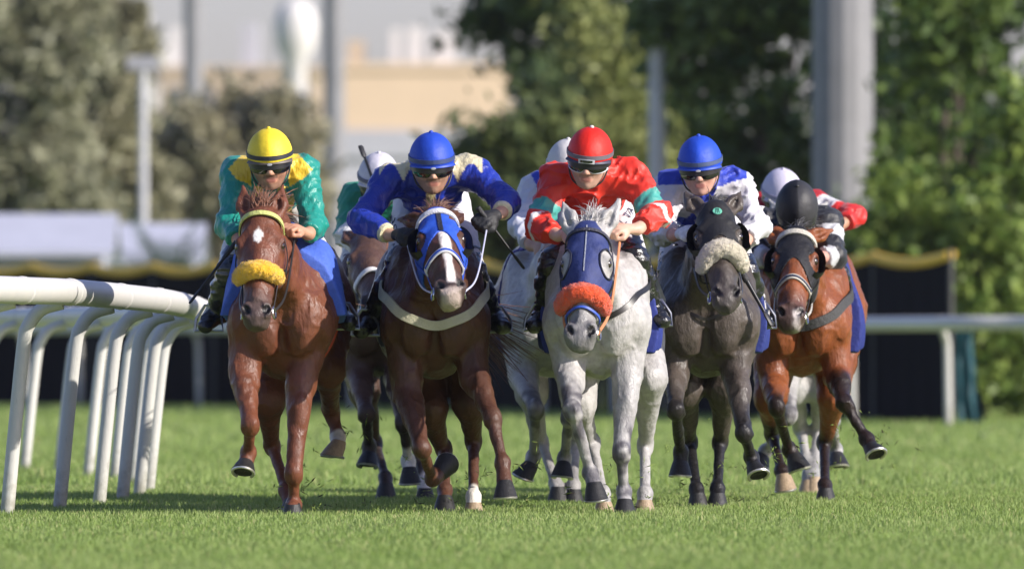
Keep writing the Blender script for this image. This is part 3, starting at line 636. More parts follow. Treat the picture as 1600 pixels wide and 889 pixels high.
    for (E, K, Ft, Cc, q, s, hind) in legs:
        dist, arc = seg_param(V, [E, K, Ft, Cc]); tot = np.linalg.norm(K - E) + np.linalg.norm(Ft - K) + np.linalg.norm(Cc - Ft); up = tot - arc
        near = dist < .16; wob = .025 * vnoise(V[:, 0], V[:, 1], V[:, 2], 22., 9.)
        if 'legdark' in sp:
            t = sstep(sp['legdark'][1], sp['legdark'][0], up + wob) * near
            C_ = mixc(C_, sp['legcol'], t * sp.get('legamt', .95))
        if 'kneedark' in sp:
            dk = np.linalg.norm(V - K, axis=1); mot = .55 + .9 * vnoise(V[:, 0], V[:, 1], V[:, 2], 28., 5.)
            C_ = mixc(C_, sp['legcol'], np.clip(sstep(.26, .09, dk) * (mot + .25), 0, 1) * .95 * near * (0 if hind else 1))
            C_ = mixc(C_, sp['legcol'], sstep(.32, .14, up) * near * np.clip(mot + .1, 0, 1) * (.3 if hind else .85))
        if q.get('sock'): C_ = mixc(C_, (.62, .58, .52), sstep(q['sock'] + .02, q['sock'] - .02, up + wob) * (dist < .1))
    mzc = np.array(sp.get('muzcol', (.03, .028, .03)))
    C_ = mixc(C_, mzc, ishead * sp.get('muzamt', .85) * sstep(.40, .58, q3[:, 1] + .1 * np.abs(q3[:, 0])))
    for s in (-1, 1):
        dn = np.linalg.norm((q3 - A3(s * .047, .580, -.016)) / A3(.019, .030, .022), axis=1); C_ = mixc(C_, (.008, .007, .008), ishead * sstep(1.25, .85, dn))  # darkness of the nostril hole painted into the colour
        de = np.linalg.norm((q3 - A3(s * .104, .197, -.060)) / A3(.03, .036, .034), axis=1); C_ = mixc(C_, dark * .35, ishead * .8 * sstep(1.3, .7, de))
    bz = sp.get('blaze')
    if bz == 'star':
        dd = np.hypot((q3[:, 0] + .004) / .020, (q3[:, 1] - .175) / .040) + .35 * vnoise(V[:, 0], V[:, 1], V[:, 2], 45., 1.)
        C_ = mixc(C_, (.72, .68, .63), ishead * (q3[:, 2] > -.04) * sstep(1.15, .85, dd))
    if bz == 'stripe':
        wv = .017 + .016 * (1 - q3[:, 1]) * .6 + .012 * vnoise(V[:, 0], V[:, 1], V[:, 2], 9., 2.)
        C_ = mixc(C_, (.70, .64, .60), ishead * (q3[:, 2] > -.06) * sstep(.10, .16, q3[:, 1]) * sstep(wv + .006, wv - .006, np.abs(q3[:, 0] - .01)) * sstep(.585, .55, q3[:, 1]))
    if bz == 'snip':
        C_ = mixc(C_, (.55, .50, .48), ishead * sstep(.026, .010, np.abs(q3[:, 0] - .030) + .012 * vnoise(V[:, 0], V[:, 1], V[:, 2], 40., 3.)) * sstep(.555, .585, q3[:, 1]) * .6)
    if sp.get('lip'):
        C_ = mixc(C_, sp['lip'], ishead * sstep(.59, .615, q3[:, 1]) * sstep(.055, .035, np.abs(q3[:, 0])) * .85)
    C_ = np.clip(C_, .003, .9)
    me = mesh_from('horse_body', V - org, Q, coat_mat(), True, C_)
    root = link('race_horse', me, None, org)
    tag(root, sp['label'], 'horse', 'racing horses')
    for (E, K, Ft, Cc, q, s, hind) in legs:
        hoof(root, org, Cc, q.get('d', tuple(Cc - Ft)), q.get('toe', (0, -1, .15)), q.get('tan', False), q.get('hsc', 1.))
    for s in (-1, 1):
        e = MB(); e.lathe([(.002, -.026), (.015, -.021), (.023, -.011), (.026, 0), (.023, .011), (.015, .021), (.002, .026)], hl(s * .094, .197, -.054), RH, 12)
        e.build('eye', mat('horse_eye', (.02, .012, .008), .08, 0., coat=1.), root, origin=org)
    return dict(root=root, org=org, W=W, H=H, hl=hl, sd=sd, f=f, n=n, RH=RH, poll=poll, hs=hs, b=b, sp=sp, Y0=Y0, X0=X0, yk=yk, dz=dz)

def strands(name, parent, org, roots, dirs, length, material, width=.006, seg=6, droop=.3, curl=.25, seed=1, wind=(0, .3, .1), spread=.18):
    r = np.random.default_rng(seed); V = []; F = []
    for p, d in zip(roots, dirs):
        L = length * r.uniform(.6, 1.15); d = nrm(np.asarray(d) + r.normal(0, spread, 3)); q = np.array(p, float); c = r.normal(0, curl, 3)
        side = nrm(np.cross(d, r.normal(0, 1, 3))); w0 = width * r.uniform(.6, 1.3); b0 = len(V)
        for i in range(seg + 1):
            t = i / seg; w = w0 * (1 - t * .85)
            V += [q + side * w, q - side * w, q + np.cross(side, d) * w * .8]
            d = nrm(d + (c * .5 + A3(0, 0, -1) * droop + np.array(wind)) / seg); q = q + d * L / seg
        for i in range(seg):
            for j in range(3): F.append((b0 + i*3 + j, b0 + i*3 + (j+1) % 3, b0 + i*3 + 3 + (j+1) % 3, b0 + i*3 + 3 + j))
    me = mesh_from(name, np.array(V) - np.asarray(org), F, material, True)
    return link(name, me, parent)
SPEC = dict(
A=dict(label='bright chestnut horse with small white star and fluffy yellow noseband beside the rail', Y=.0, cx=441, yaw=.02, hs=1.12,
    base=(.140, .048, .025), dark=(.056, .018, .011), muzcol=(.07, .055, .052), muzamt=.85, blaze='star',
    head=dict(poll=(407, 320), muz=(401, 500), yaw=-4, earL=(-.16, -1., .02), earR=(.16, -1., .02), earlen=1.12),
    fl=dict(E=(381, 578, .02), K=(391, 664, -.22), F=(388, 706, .02), C=(383, 727, -.02), d=(-.12, -.62, -.72), toe=(-.1, -1, .6)),
    fr=dict(E=(470, 600, .04), K=(459, 738, -.10), F=(459, 788, -.02), C=(457, 795, -.10), d=(0, .2, -1), toe=(0, -1, 0)),
    hl=dict(E=(418, 625, .95), K=(425, 695, 1.25), F=(447, 765, .95), C=(455, 788, .88), d=(0, -.2, -1)),
    hr=dict(E=(512, 578, 1.0), K=(517, 640, 1.45), F=(528, 682, 1.40), C=(528, 697, 1.33), d=(-.25, -.2, -.95), toe=(-.6, -.7, .3), sock=.12, tan=True)),
B=dict(label='dark chestnut horse in royal blue blinker hood with white stripe down its nose', Y=.3, cx=680, yaw=-.03, hs=1.12,
    base=(.080, .033, .019), dark=(.028, .012, .008), muzcol=(.05, .04, .042), muzamt=.7, blaze='stripe', lip=(.42, .34, .30),
    head=dict(poll=(682, 322), muz=(706, 456), yaw=6, y=-.35, earL=(-.75, -.8, -.45), earR=(.55, -.9, -.45)),
    fl=dict(E=(637, 618, .05), K=(659, 700, -.25), F=(676, 748, .0), C=(687, 738, .06), d=(.35, .6, .45), toe=(.6, -.5, .6)),
    fr=dict(E=(742, 590, .02), K=(768, 650, -.22), F=(785, 722, -.34), C=(789, 760, -.42), d=(.05, -.25, -1), toe=(0, -1, -.2)),
    hl=dict(E=(672, 640, 1.0), K=(694, 700, 1.2), F=(695, 765, .85), C=(695, 783, .76), d=(0, -.2, -1), toe=(0, -1, 0)),
    hr=dict(E=(735, 630, 1.0), K=(740, 690, 1.15), F=(740, 775, .75), C=(740, 793, .7), d=(0, 0, -1), toe=(0, -1, 0), sock=.14, tan=True)),
C=dict(label='pale grey horse in navy hood with fluffy orange noseband', Y=.15, cx=932, yaw=.03, hs=1.16,
    base=(.38, .365, .355), dark=(.22, .215, .215), muzcol=(.10, .095, .10), muzamt=.75, dapple=.14, legcol=(.075, .07, .08), kneedark=1,
    head=dict(poll=(918, 345), muz=(905, 534), yaw=-6, earL=(-.36, -1., .08), earR=(.36, -1., .08), earlen=1.15),
    fl=dict(E=(889, 582, .05), K=(896, 640, -.25), F=(922, 738, -.15), C=(929, 762, -.22), d=(.12, -.1, -1), toe=(.1, -1, -.1)),
    fr=dict(E=(980, 590, .05), K=(971, 705, -.12), F=(975, 768, -.05), C=(976, 789, -.14), d=(0, -.2, -1), toe=(0, -1, 0)),
    hl=dict(E=(905, 630, 1.0), K=(925, 690, 1.25), F=(942, 770, .9), C=(944, 792, .84), d=(0, 0, -1), toe=(0, -1, 0), tan=True),
    hr=dict(E=(1016, 590, 1.0), K=(1008, 695, 1.35), F=(1008, 770, 1.05), C=(1007, 789, 1.0), d=(0, 0, -1), toe=(0, -1, 0), tan=True)),
D=dict(label='dark steel grey horse in black hood with cream sheepskin noseband', Y=1.9, cx=1103, yaw=.03, hs=1.12,
    base=(.070, .056, .047), dark=(.024, .020, .018), muzcol=(.06, .052, .050), muzamt=.8, dapple=.3, legcol=(.010, .009, .009), legdark=(.40, .66),
    head=dict(poll=(1118, 312), muz=(1136, 470), yaw=5, earL=(-.45, -1., -.1), earR=(.50, -1., -.1)),
    fl=dict(E=(1054, 582, .05), K=(1056, 640, -.28), F=(1064, 706, .0), C=(1063, 727, -.02), d=(-.02, -.28, -1), toe=(0, -1, -.3)),
    fr=dict(E=(1150, 580, .05), K=(1162, 676, -.25), F=(1174, 714, -.02), C=(1180, 733, -.08), d=(.22, -.66, -.70), toe=(.2, -1, .6)),
    hl=dict(E=(1070, 610, 1.0), K=(1078, 690, 1.3), F=(1088, 763, .95), C=(1090, 778, .9), d=(.1, 0, -1), toe=(0, -1, 0)),
    hr=dict(E=(1132, 610, 1.0), K=(1125, 690, 1.25), F=(1121, 763, .95), C=(1121, 778, .9), d=(0, 0, -1), toe=(0, -1, 0))),
E=dict(label='bright bay horse in black blinker hood with black legs, far right of the field', Y=4.2, cx=1250, yaw=.06, hs=1.12,
    base=(.19, .056, .018), dark=(.080, .023, .009), muzcol=(.05, .04, .038), muzamt=.85, blaze='snip', legcol=(.007, .006, .006), legdark=(.52, .66),
    head=dict(poll=(1244, 352), muz=(1232, 500), yaw=-5, earL=(-.80, -.8, -.35), earR=(.80, -.8, -.35)),
    fl=dict(E=(1210, 596, .05), K=(1213, 636, -.28), F=(1233, 702, .05), C=(1243, 718, .02), d=(.30, -.25, -.85), toe=(.3, -.9, -.5), hsc=1.05),
    fr=dict(E=(1308, 585, .05), K=(1318, 628, -.25), F=(1354, 686, -.30), C=(1362, 702, -.36), d=(.30, -.66, -.66), toe=(.3, -1, .6)),
    hl=dict(E=(1204, 620, 1.0), K=(1206, 678, 1.3), F=(1221, 735, 1.05), C=(1225, 748, 1.0), d=(.15, -.1, -1), toe=(0, -1, -.1), tan=True),
    hr=dict(E=(1302, 620, 1.0), K=(1288, 690, 1.3), F=(1289, 757, .95), C=(1290, 770, .9), d=(0, 0, -1), toe=(0, -1, 0))),
F=dict(label='dark brown horse with white noseband behind the yellow and dark blue riders', Y=5.2, cx=596, yaw=-.02, hs=1.1, vox=.014,
    base=(.085, .045, .032), dark=(.035, .02, .017), muzcol=(.035, .03, .03), legcol=(.03, .022, .02), legdark=(.3, .6),
    head=dict(poll=(574, 358), muz=(588, 480), yaw=4, earL=(-.4, -1., -.2), earR=(.4, -1., -.2)),
    fl=dict(E=(562, 590, .05), K=(572, 645, -.28), F=(577, 696, .0), C=(576, 714, -.03), d=(-.1, -.42, -.88), toe=(-.1, -1, .3)),
    fr=dict(E=(622, 590, .05), K=(630, 660, -.28), F=(638, 720, -.1), C=(640, 738, -.15), d=(.05, -.15, -1), toe=(0, -1, 0), sock=.2),
    hl=dict(E=(570, 610, 1.0), K=(586, 690, 1.3), F=(602, 745, 1.), C=(603, 762, .95), d=(0, 0, -1), toe=(0, -1, 0)),
    hr=dict(E=(640, 610, 1.0), K=(650, 690, 1.3), F=(662, 758, 1.), C=(664, 770, .95), d=(0, 0, -1), toe=(0, -1, 0), sock=.14)),
G=dict(label='white horse in dark hood running just behind the pale grey horse', Y=3.6, cx=858, yaw=.0, hs=1.08, vox=.014,
    base=(.37, .355, .345), dark=(.23, .22, .215), muzcol=(.07, .065, .07), dapple=.12, legcol=(.10, .095, .10), kneedark=1,
    head=dict(poll=(880, 352), muz=(872, 500), yaw=0, earL=(-.35, -1., -.1), earR=(.3, -1., -.1)),
    fl=dict(E=(818, 590, .05), K=(837, 640, -.28), F=(834, 712, .05), C=(828, 730, .03), d=(-.45, -.05, -.85), toe=(-.5, -.7, -.2)),
    fr=dict(E=(896, 590, .05), K=(890, 650, -.28), F=(882, 715, .0), C=(880, 730, -.03), d=(-.1, -.3, -.9), toe=(0, -1, .2)),
    hl=dict(E=(830, 610, 1.0), K=(846, 690, 1.3), F=(868, 755, 1.), C=(872, 768, .95), d=(0, 0, -1), toe=(0, -1, 0)),
    hr=dict(E=(898, 610, 1.0), K=(900, 690, 1.3), F=(896, 757, 1.), C=(896, 772, .95), d=(0, 0, -1), toe=(0, -1, 0))),
H=dict(label='light grey horse with pale ears behind the bay on the right', Y=7.2, cx=1262, yaw=.0, hs=1.08, vox=.014,
    base=(.34, .33, .32), dark=(.2, .21, .21), muzcol=(.07, .065, .07), dapple=.3, legcol=(.09, .085, .09), kneedark=1,
    head=dict(poll=(1246, 328), muz=(1246, 465), yaw=0, earL=(-.55, -1., .0), earR=(.62, -1., .0), earlen=1.15),
    fl=dict(E=(1228, 590, .05), K=(1232, 650, -.28), F=(1196, 704, .05), C=(1190, 716, .03), d=(-.2, -.3, -.85), toe=(-.2, -1, .2)),
    fr=dict(E=(1296, 590, .05), K=(1300, 655, -.28), F=(1306, 702, .0), C=(1308, 716, -.05), d=(.1, -.42, -.88), toe=(.1, -1, .3)),
    hl=dict(E=(1240, 610, 1.0), K=(1252, 670, 1.3), F=(1263, 742, 1.), C=(1263, 757, .95), d=(0, 0, -1), toe=(0, -1, 0), tan=True),
    hr=dict(E=(1286, 610, 1.0), K=(1278, 670, 1.3), F=(1272, 740, 1.), C=(1272, 752, .95), d=(0, 0, -1), toe=(0, -1, 0), tan=True)),
)
HS = {k: horse(v) for k, v in SPEC.items()}
# ------------------------------------------------------------------ riders
def skin_mat(): return mat('skin', attr='Col', rough=.5, var=.08, vscale=40., bump=.08, bscale=120., spec=.4)
def silk_mat(sat): return mat('racing_silk_satin', attr='Col', rough=.34, var=.05, vscale=30., bump=.6, bscale=34., spec=.5, sheen=.1, bstretch=(1., 1., .45)) if sat else mat('racing_silk', attr='Col', rough=.56, var=.05, vscale=30., bump=.30, bscale=26., spec=.55, sheen=.15, bstretch=(1., 1., .45))
def folds(x, y, z, seed, amp=.010):
    r1 = 1 - np.abs(vnoise(x + .3 * z, y, z * 1.8, 11., seed)) * 2.6; r2 = 1 - np.abs(vnoise(x - .5 * z, y - .3 * x, z * .6, 24., seed + 4)) * 2.6
    return -amp * np.clip(r1, -.3, 1) - amp * .75 * np.clip(r2, -.3, 1)
def fist(Fd, W_, Hn, row, sc=1.12, k=.006):
    a = nrm(Hn - W_); r = nrm(np.asarray(row, float) - a * np.dot(row, a)); p = np.cross(a, r)
    if p[2] > 0: p = -p
    Fd.cone(W_, Hn - a * .02, .027 * sc, .030 * sc, k=.02, u=p, f=.85)
    Fd.ell(Hn, A3(.040, .043, .023) * sc, np.stack([a, r, p], 1), k=.015)
    for i, Lf in enumerate((.9, 1.03, 1., .82)):
        b0 = Hn + sc * (a * .032 + r * (-.033 + .0215 * i) - p * .004); b1 = b0 + sc * Lf * (a * .026 + p * .020); b2 = b1 + sc * Lf * (-a * .016 + p * .026); b3 = b2 + sc * Lf * (-a * .022 - p * .002)
        Fd.cone(b0, b1, .0115 * sc, .0105 * sc, k=k); Fd.cone(b1, b2, .0105 * sc, .0095 * sc, k=k); Fd.cone(b2, b3, .0095 * sc, .0085 * sc, k=k)
    s = 1 if np.dot(r, A3(-np.sign(a[0] + 1e-6), 0, 0)) > 0 else -1
    t0 = Hn + sc * (r * s * .036 - a * .012 + p * .008); t1 = t0 + sc * (r * s * .016 + a * .028 + p * .012); t2 = t1 + sc * (-r * s * .012 + a * .026 + p * .012)
    Fd.cone(t0, t1, .015 * sc, .0125 * sc, k=.01); Fd.cone(t1, t2, .0125 * sc, .010 * sc, k=k)
    return a, r, p
def rider(sp, hk):
    Y0 = hk['Y0']; pt = lambda q: P(q[0], q[1], Y0 + q[2])
    org = A3(P(*sp['head'][:2], Y0)[0], Y0 + .45, 0.)
    hh = sp.get('hh', 1.15); hc = pt(sp['head']); yw = math.radians(sp.get('yaw', 0.)); pi_ = math.radians(sp.get('pitch', 6.)); rl = math.radians(sp.get('roll', 0.))
    n = A3(math.sin(yw) * math.cos(pi_), -math.cos(yw) * math.cos(pi_), -math.sin(pi_))
    s = nrm(np.cross(n, A3(math.sin(rl), 0, math.cos(rl)))); s = s if s[0] > 0 else -s; u = np.cross(s, -n); u = u if u[2] > 0 else -u
    hl = lambda a, b_, c: hc + hh * (a * s + b_ * u + c * n); RH = np.stack([s, u, n], 1)
    sh = [pt(sp['shL']), pt(sp['shR'])]; el = [pt(sp['elL']), pt(sp['elR'])]; wr = [pt(sp['wrL']), pt(sp['wrR'])]; ha = [pt(sp['haL']), pt(sp['haR'])]
    kn = [pt(sp['knL']), pt(sp['knR'])]; an = [pt(sp['anL']), pt(sp['anR'])]; to = [pt(sp['toL']), pt(sp['toR'])]
    mid = .5 * (sh[0] + sh[1]); nb = mid + A3(0, -.03, .03); ch = mid + A3(0, .12, -.07); pv = pt(sp['pv']) if 'pv' in sp else mid + A3(0, .52, -.10)
    ux = A3(1, 0, 0)
    # torso and arms
    T = Field()
    T.cone(ch, .5 * ch + .5 * pv + A3(0, 0, .03), .138, .112, k=.05, u=A3(0, .2, 1), f=.82); T.cone(.5 * ch + .5 * pv + A3(0, 0, .03), pv, .112, .125, k=.05)
    T.cone(sh[0] + (mid - sh[0]) * .25, sh[1] + (mid - sh[1]) * .25, .070, .070, k=.06); T.cone(nb, ch, .085, .13, k=.06)
    for i in (0, 1):
        T.ell(sh[i], .062, k=.05); T.cone(sh[i], el[i], .056, .046, k=.04); T.cone(el[i], wr[i], .046, .032, k=.03); T.ell(el[i], .047, k=.03)
    # legs
    Lg = Field()
    Lg.ell(pv, (.155, .15, .14), k=.05)
    for i, sg in ((0, -1), (1, 1)):
        hp = pv + A3(sg * .085, -.02, -.03)
        Lg.cone(hp, kn[i], .105, .066, k=.05); Lg.ell(kn[i], .066, k=.03); Lg.cone(kn[i] + (an[i] - kn[i]) * .05, kn[i] + (an[i] - kn[i]) * .4, .058, .060, k=.03); Lg.cone(kn[i] + (an[i] - kn[i]) * .4, an[i], .060, .042, k=.03)
        Lg.cone(an[i], to[i], .044, .034, k=.025, u=A3(0, .4, 1), f=.85); Lg.ell(an[i] + (an[i] - to[i]) * .28 + A3(0, 0, -.02), .036, k=.03)
    # head
    H = Field()
    H.ell(hl(0, .02, -.015), A3(.076, .105, .098) * hh, RH, k=.03)
    H.ell(hl(0, -.045, .030), A3(.060, .060, .058) * hh, RH, k=.03)
    H.cone(hl(0, -.07, .045), hl(0, -.108, .062), .046 * hh, .026 * hh, k=.03)
    for q in (-1, 1):
        H.ell(hl(q * .040, -.040, .062), A3(.022, .020, .020) * hh, RH, k=.025); H.cone(hl(q * .060, -.05, .0), hl(q * .03, -.105, .045), .022 * hh, .018 * hh, k=.03)
        H.ell(hl(q * .078, -.022, -.012), A3(.010, .032, .020) * hh, RH, k=.008)
        H.cone(hl(q * .010, .006, .082), hl(q * .045, .004, .070), .010 * hh, .008 * hh, k=.015)
        H.ell(hl(q * .013, -.052, .094), A3(.010, .008, .010) * hh, RH, k=.008)
    H.cone(hl(0, .0, .085), hl(0, -.048, .108), .009 * hh, .013 * hh, k=.012)
    H.cone(hl(-.020, -.0755, .084), hl(.020, -.0755, .084), .007 * hh, .007 * hh, k=.008); H.cone(hl(-.017, -.088, .083), hl(.017, -.088, .083), .0075 * hh, .0075 * hh, k=.008)
    H.cone(hl(-.026, -.0815, .094), hl(.026, -.0815, .094), .0025, .0025, k=.004, op=1)
    H.cone(hl(0, -.05, -.03), nb, .058, .064, k=.03)
    # hands
    HD = Field(); hf = []
    for i in (0, 1): hf.append(fist(HD, wr[i], ha[i], sp.get('row', ((.9, 0, .35), (.9, 0, -.35)))[i]))
    B = Field(); B.pr = T.pr + Lg.pr + H.pr + HD.pr
    hx = sp.get('vox', .0075)
    V, Q = solid(B, hx, relax=1)
    skinc = np.array(sp.get('skin', (.42, .235, .155))); C = np.tile(skinc, (len(V), 1)); q3 = (V - hc) @ RH / hh
    C = mixc(C, skinc * A3(1.15, .8, .75), .35 * sstep(-.1, .7, vnoise(V[:, 0], V[:, 1], V[:, 2], 16., 3.)))
    face = (np.abs(q3[:, 0]) < .1) & (q3[:, 2] > -.02) & (q3[:, 1] > -.16)
    lip = np.hypot(q3[:, 0] / .026, (q3[:, 1] + .082) / .014); C = mixc(C, (.36, .12, .10), face * (q3[:, 2] > .06) * .75 * sstep(1.2, .7, lip))
    bd = .7 * sp.get('beard', .5); beard = face * bd * sstep(-.060, -.085, q3[:, 1] - .25 * np.abs(q3[:, 0])) * sstep(1.0, 1.5, lip); C = mixc(C, (.05, .035, .028), np.clip(beard, 0, .8))
    mus = face * bd * sstep(.014, .006, np.abs(q3[:, 1] + .0665)) * (np.abs(q3[:, 0]) < .032) * (q3[:, 2] > .06); C = mixc(C, (.045, .03, .025), np.clip(mus * 1.3, 0, .85))
    root = link('person', mesh_from('person_body', V - org, Q, skin_mat(), True, np.clip(C, .003, .9)), None, org)
    tag(root, sp['label'], 'person', 'jockeys riding in the race')
    ctx = dict(sh=sh, el=el, wr=wr, mid=mid, ch=ch, pv=pv, nb=nb, hc=hc)
    # racing jacket
    cut = [(wr[i] - (wr[i] - el[i]) * .18, nrm(wr[i] - el[i])) for i in (0, 1)]; puff = sp.get('puff', .016); sd_ = sp['head'][0] * .01
    def jk(F, X, Yy, Z):
        F = F - puff; I = np.nonzero(np.abs(F) < .05); xs_, ys_, zs_ = [np.broadcast_to(a, F.shape)[I] for a in (X, Yy, Z)]
        F[I] += folds(xs_, ys_, zs_, sd_, sp.get('fold', .010))
        for i in (0, 1):
            c, d = cut[i]; pl = (X - c[0]) * d[0] + (Yy - c[1]) * d[1] + (Z - c[2]) * d[2]
            nr = ((X - c[0])**2 + (Yy - c[1])**2 + (Z - c[2])**2) < .12**2
            F = np.where(nr, np.maximum(F, pl), F)
        pl = (Yy - pv[1]) * .8 - (Z - pv[2]) * .6 - .05
        return np.maximum(F, pl)
    V, Q = solid(T, .0085, post=jk)
    link('racing_jacket', mesh_from('racing_jacket', V - org, Q, silk_mat(sp.get('satin', 0)), True, np.clip(sp['silk'](V, ctx), .002, .9)), root)
    # breeches and boots
    bm = mat('white_breeches', (.56, .545, .55), .6, .06, 30., bump=.25, bscale=22.)
    def br(F, X, Yy, Z):
        F = F - .010; I = np.nonzero(np.abs(F) < .05); xs_, ys_, zs_ = [np.broadcast_to(a, F.shape)[I] for a in (X, Yy, Z)]; F[I] += folds(xs_, ys_, zs_, sd_ + 2, .005)
        for i in (0, 1):
            d = nrm(kn[i] - pv); c = kn[i] - d * sp.get('thigh', .05)
            F = np.maximum(F, np.where((X - mid[0]) * (-1 if i == 0 else 1) > -.02, (X - c[0]) * d[0] + (Yy - c[1]) * d[1] + (Z - c[2]) * d[2], -1))
        return F
    V, Q = solid(Lg, .010, post=br); brq = link('breeches', mesh_from('breeches', V - org, Q, bm), root)
    bt = mat('boot_leather', (.010, .010, .012), .22, .2, 30., bump=.5, bscale=30., spec=.6, coat=.3)
    for i in (0, 1):
        Bt = Field(); 
        hp = pv + A3((-1, 1)[i] * .085, -.02, -.03); st = kn[i] + (hp - kn[i]) * .20
        Bt.cone(st, kn[i], .078, .070, k=.03); Bt.ell(kn[i], .070, k=.03); Bt.cone(kn[i] + (an[i] - kn[i]) * .05, kn[i] + (an[i] - kn[i]) * .4, .062, .066, k=.03); Bt.cone(kn[i] + (an[i] - kn[i]) * .4, an[i], .066, .048, k=.03)
        Bt.cone(an[i], to[i], .050, .038, k=.025, u=A3(0, .4, 1), f=.85); Bt.ell(an[i] + (an[i] - to[i]) * .28 + A3(0, 0, -.02), .042, k=.03)
        def bo(F, X, Yy, Z):
            I = np.nonzero(np.abs(F) < .05); xs_, ys_, zs_ = [np.broadcast_to(a, F.shape)[I] for a in (X, Yy, Z)]; F[I] += folds(xs_ * .6, ys_ * .6, zs_ * 1.6, sd_ + 7 + i, .007); return F - .004
        V, Q = solid(Bt, .009, post=bo); bo_ = link('boot', mesh_from('boot', V - org, Q, bt), root)
        sm = MB(); tc = .35 * an[i] + .65 * to[i]; dr = nrm(to[i] - an[i]); sm.tube([tc + A3(-.075, 0, -.035), tc + A3(.075, 0, -.035), tc + A3(.065, .005, .03), tc + A3(.02, .01, .10), tc + A3(-.02, .01, .10), tc + A3(-.065, .005, .03), tc + A3(-.075, 0, -.035)], .008, 6)
        sm.build('stirrup', mat('stirrup_metal', (.35, .35, .36), .3, .1, metal=.9), root, origin=org)
    if sp.get('glove'):
        for i in (0, 1):
            if sp['glove'][i] is None: continue
            G = Field(); fist(G, wr[i] + (ha[i] - wr[i]) * .45, ha[i], sp.get('row', ((.9, 0, .35), (.9, 0, -.35)))[i]); V, Q = solid(G, .006, post=lambda F, X, Yy, Z: F - .006)
            link('glove', mesh_from('glove', V - org, Q, mat('glove_%s' % sp['glove'][i], dict(black=(.012, .012, .014), white=(.62, .62, .64))[sp['glove'][i]], .6, .2, 40., bump=.3)), root)
    if sp.get('cuff'):
        for i in (0, 1):
            c, d = cut[i]; cm_ = MB(); Rr = frame(d, A3(0, 0, 1)); q = []
            for j in range(5):
                V_ = []; 
            cm_.lathe([(.040, -.03), (.052, -.02), (.054, 0), (.050, .018), (.040, .022)], c, Rr, 18); cm_.build('cuff', mat('cuff_cream', (.66, .60, .40), .6, .1, 60., bump=.6, bscale=60.), root, origin=org)
    # cap over the helmet
    cc = np.array(sp['cap']); m = MB(); N, M = 48, 15; V = []; cols = []
    hb = lambda th: .006 + .020 * max(0, -math.cos(th)) * -1.
    for j in range(M + 1):
        t = j / M; ph = math.pi / 2 * t
        for i in range(N):
            th = 2 * math.pi * i / N
            rr = math.cos(ph) ** .92; bulge = 1 + (.045 * ((1 - abs(math.sin(2 * th))) ** 1.5 - .3)) * math.sin(2 * ph) + .012 * math.sin(5 * th + 2 * ph + sp['head'][0]) * t * (1 - t) * 2
            rr *= bulge * (1 + .02 * (1 - t))
            V.append(hl(.102 * rr * math.sin(th), .012 - .012 * (1 - t) * math.cos(th) + .130 * math.sin(ph) ** 1.02, -.012 + .129 * rr * math.cos(th)))
            cc_ = np.array(sp.get('cap_gloss', cc)) if math.sin(th) > .02 else cc; cols.append(cc_)  # right half lighter where set: gloss put into the cap colour
    # lower lip of the cap turned under
    for i in range(N):
        th = 2 * math.pi * i / N; V.append(hl(.095 * math.sin(th), .004 - .012 * math.cos(th), -.012 + .120 * math.cos(th))); cols.append(cc)
    F = [(j * N + i, j * N + (i + 1) % N, (j + 1) * N + (i + 1) % N, (j + 1) * N + i) for j in range(M) for i in range(N)]
    F += [((M + 1) * N + i, (M + 1) * N + (i + 1) % N, (i + 1) % N, i) for i in range(N)]
    cap = link('helmet_cap', mesh_from('helmet_cap', np.array(V) - org, F, mat('cap_silk', attr='Col', rough=.55, var=.06, vscale=20., bump=.22, bscale=24., spec=.35), True, np.array(cols)), root)
    def ring(u0, u1, off, name, material, th0=0., th1=2 * math.pi, par=root, rs=1., tn=.004):
        pts, nr = [], []
        for i in range(41):
            th = th0 + (th1 - th0) * i / 40; ph = math.asin(min(.99, max(0., (.5 * (u0 + u1) - .012) / .130))); rr = math.cos(ph) ** .92 * 1.02 * rs
            pts.append(hl((.102 * rr + off) * math.sin(th), .5 * (u0 + u1) - .012 * math.cos(th), -.012 + (.129 * rr + off) * math.cos(th))); nr.append(s * math.sin(th) + n * math.cos(th))
        r_ = MB(); r_.ribbon(pts, nr, (u1 - u0) * hh, tn); return r_.build(name, material, par, origin=org)
    if sp.get('band') is not None: ring(.022, .042, .001, 'band', mat('band_%s' % sp['bandname'], sp['band'], .55, .1, 50.), par=cap)
    bb = MB(); bb.lathe([(.002, -.004), (.010, -.002), (.012, .004), (.008, .010), (.002, .012)], hl(0, .141, -.012), RH[:, [0, 2, 1]], 10); bb.build('button', mat('cap_button_' + sp['bandname'], sp.get('button', tuple(cc)), .5, .1), cap, origin=org)
    # hard shell below the cap and the peak
    sh_ = MB(); prof = [(.094, -.012), (.100, .0), (.101, .016)]
    ring(-.022, .016, -.004, 'helmet_rim', mat('helmet_rim_dark', (.014, .014, .018), .35, .1), math.radians(-100), math.radians(100), rs=.97)
    pk = MB(); V = []; K_ = 17
    for r_, dn_ in ((.120, .012), (.132, .008), (.140, .0)):
        for i in range(K_):
            th = math.radians(-62 + 124 * i / (K_ - 1)); V.append(hl((r_ - .022) * math.sin(th), .002 + dn_ - .004 * math.cos(th), -.018 + r_ * math.cos(th)))
    V += [v - u * .006 for v in V]; ns = 3 * K_
    F = [(j * K_ + i, j * K_ + i + 1, (j + 1) * K_ + i + 1, (j + 1) * K_ + i) for j in range(2) for i in range(K_ - 1)]; F += [tuple(ns + q for q in f[::-1]) for f in F]
    F += [(2 * K_ + i, 2 * K_ + i + 1, ns + 2 * K_ + i + 1, ns + 2 * K_ + i) for i in range(K_ - 1)]
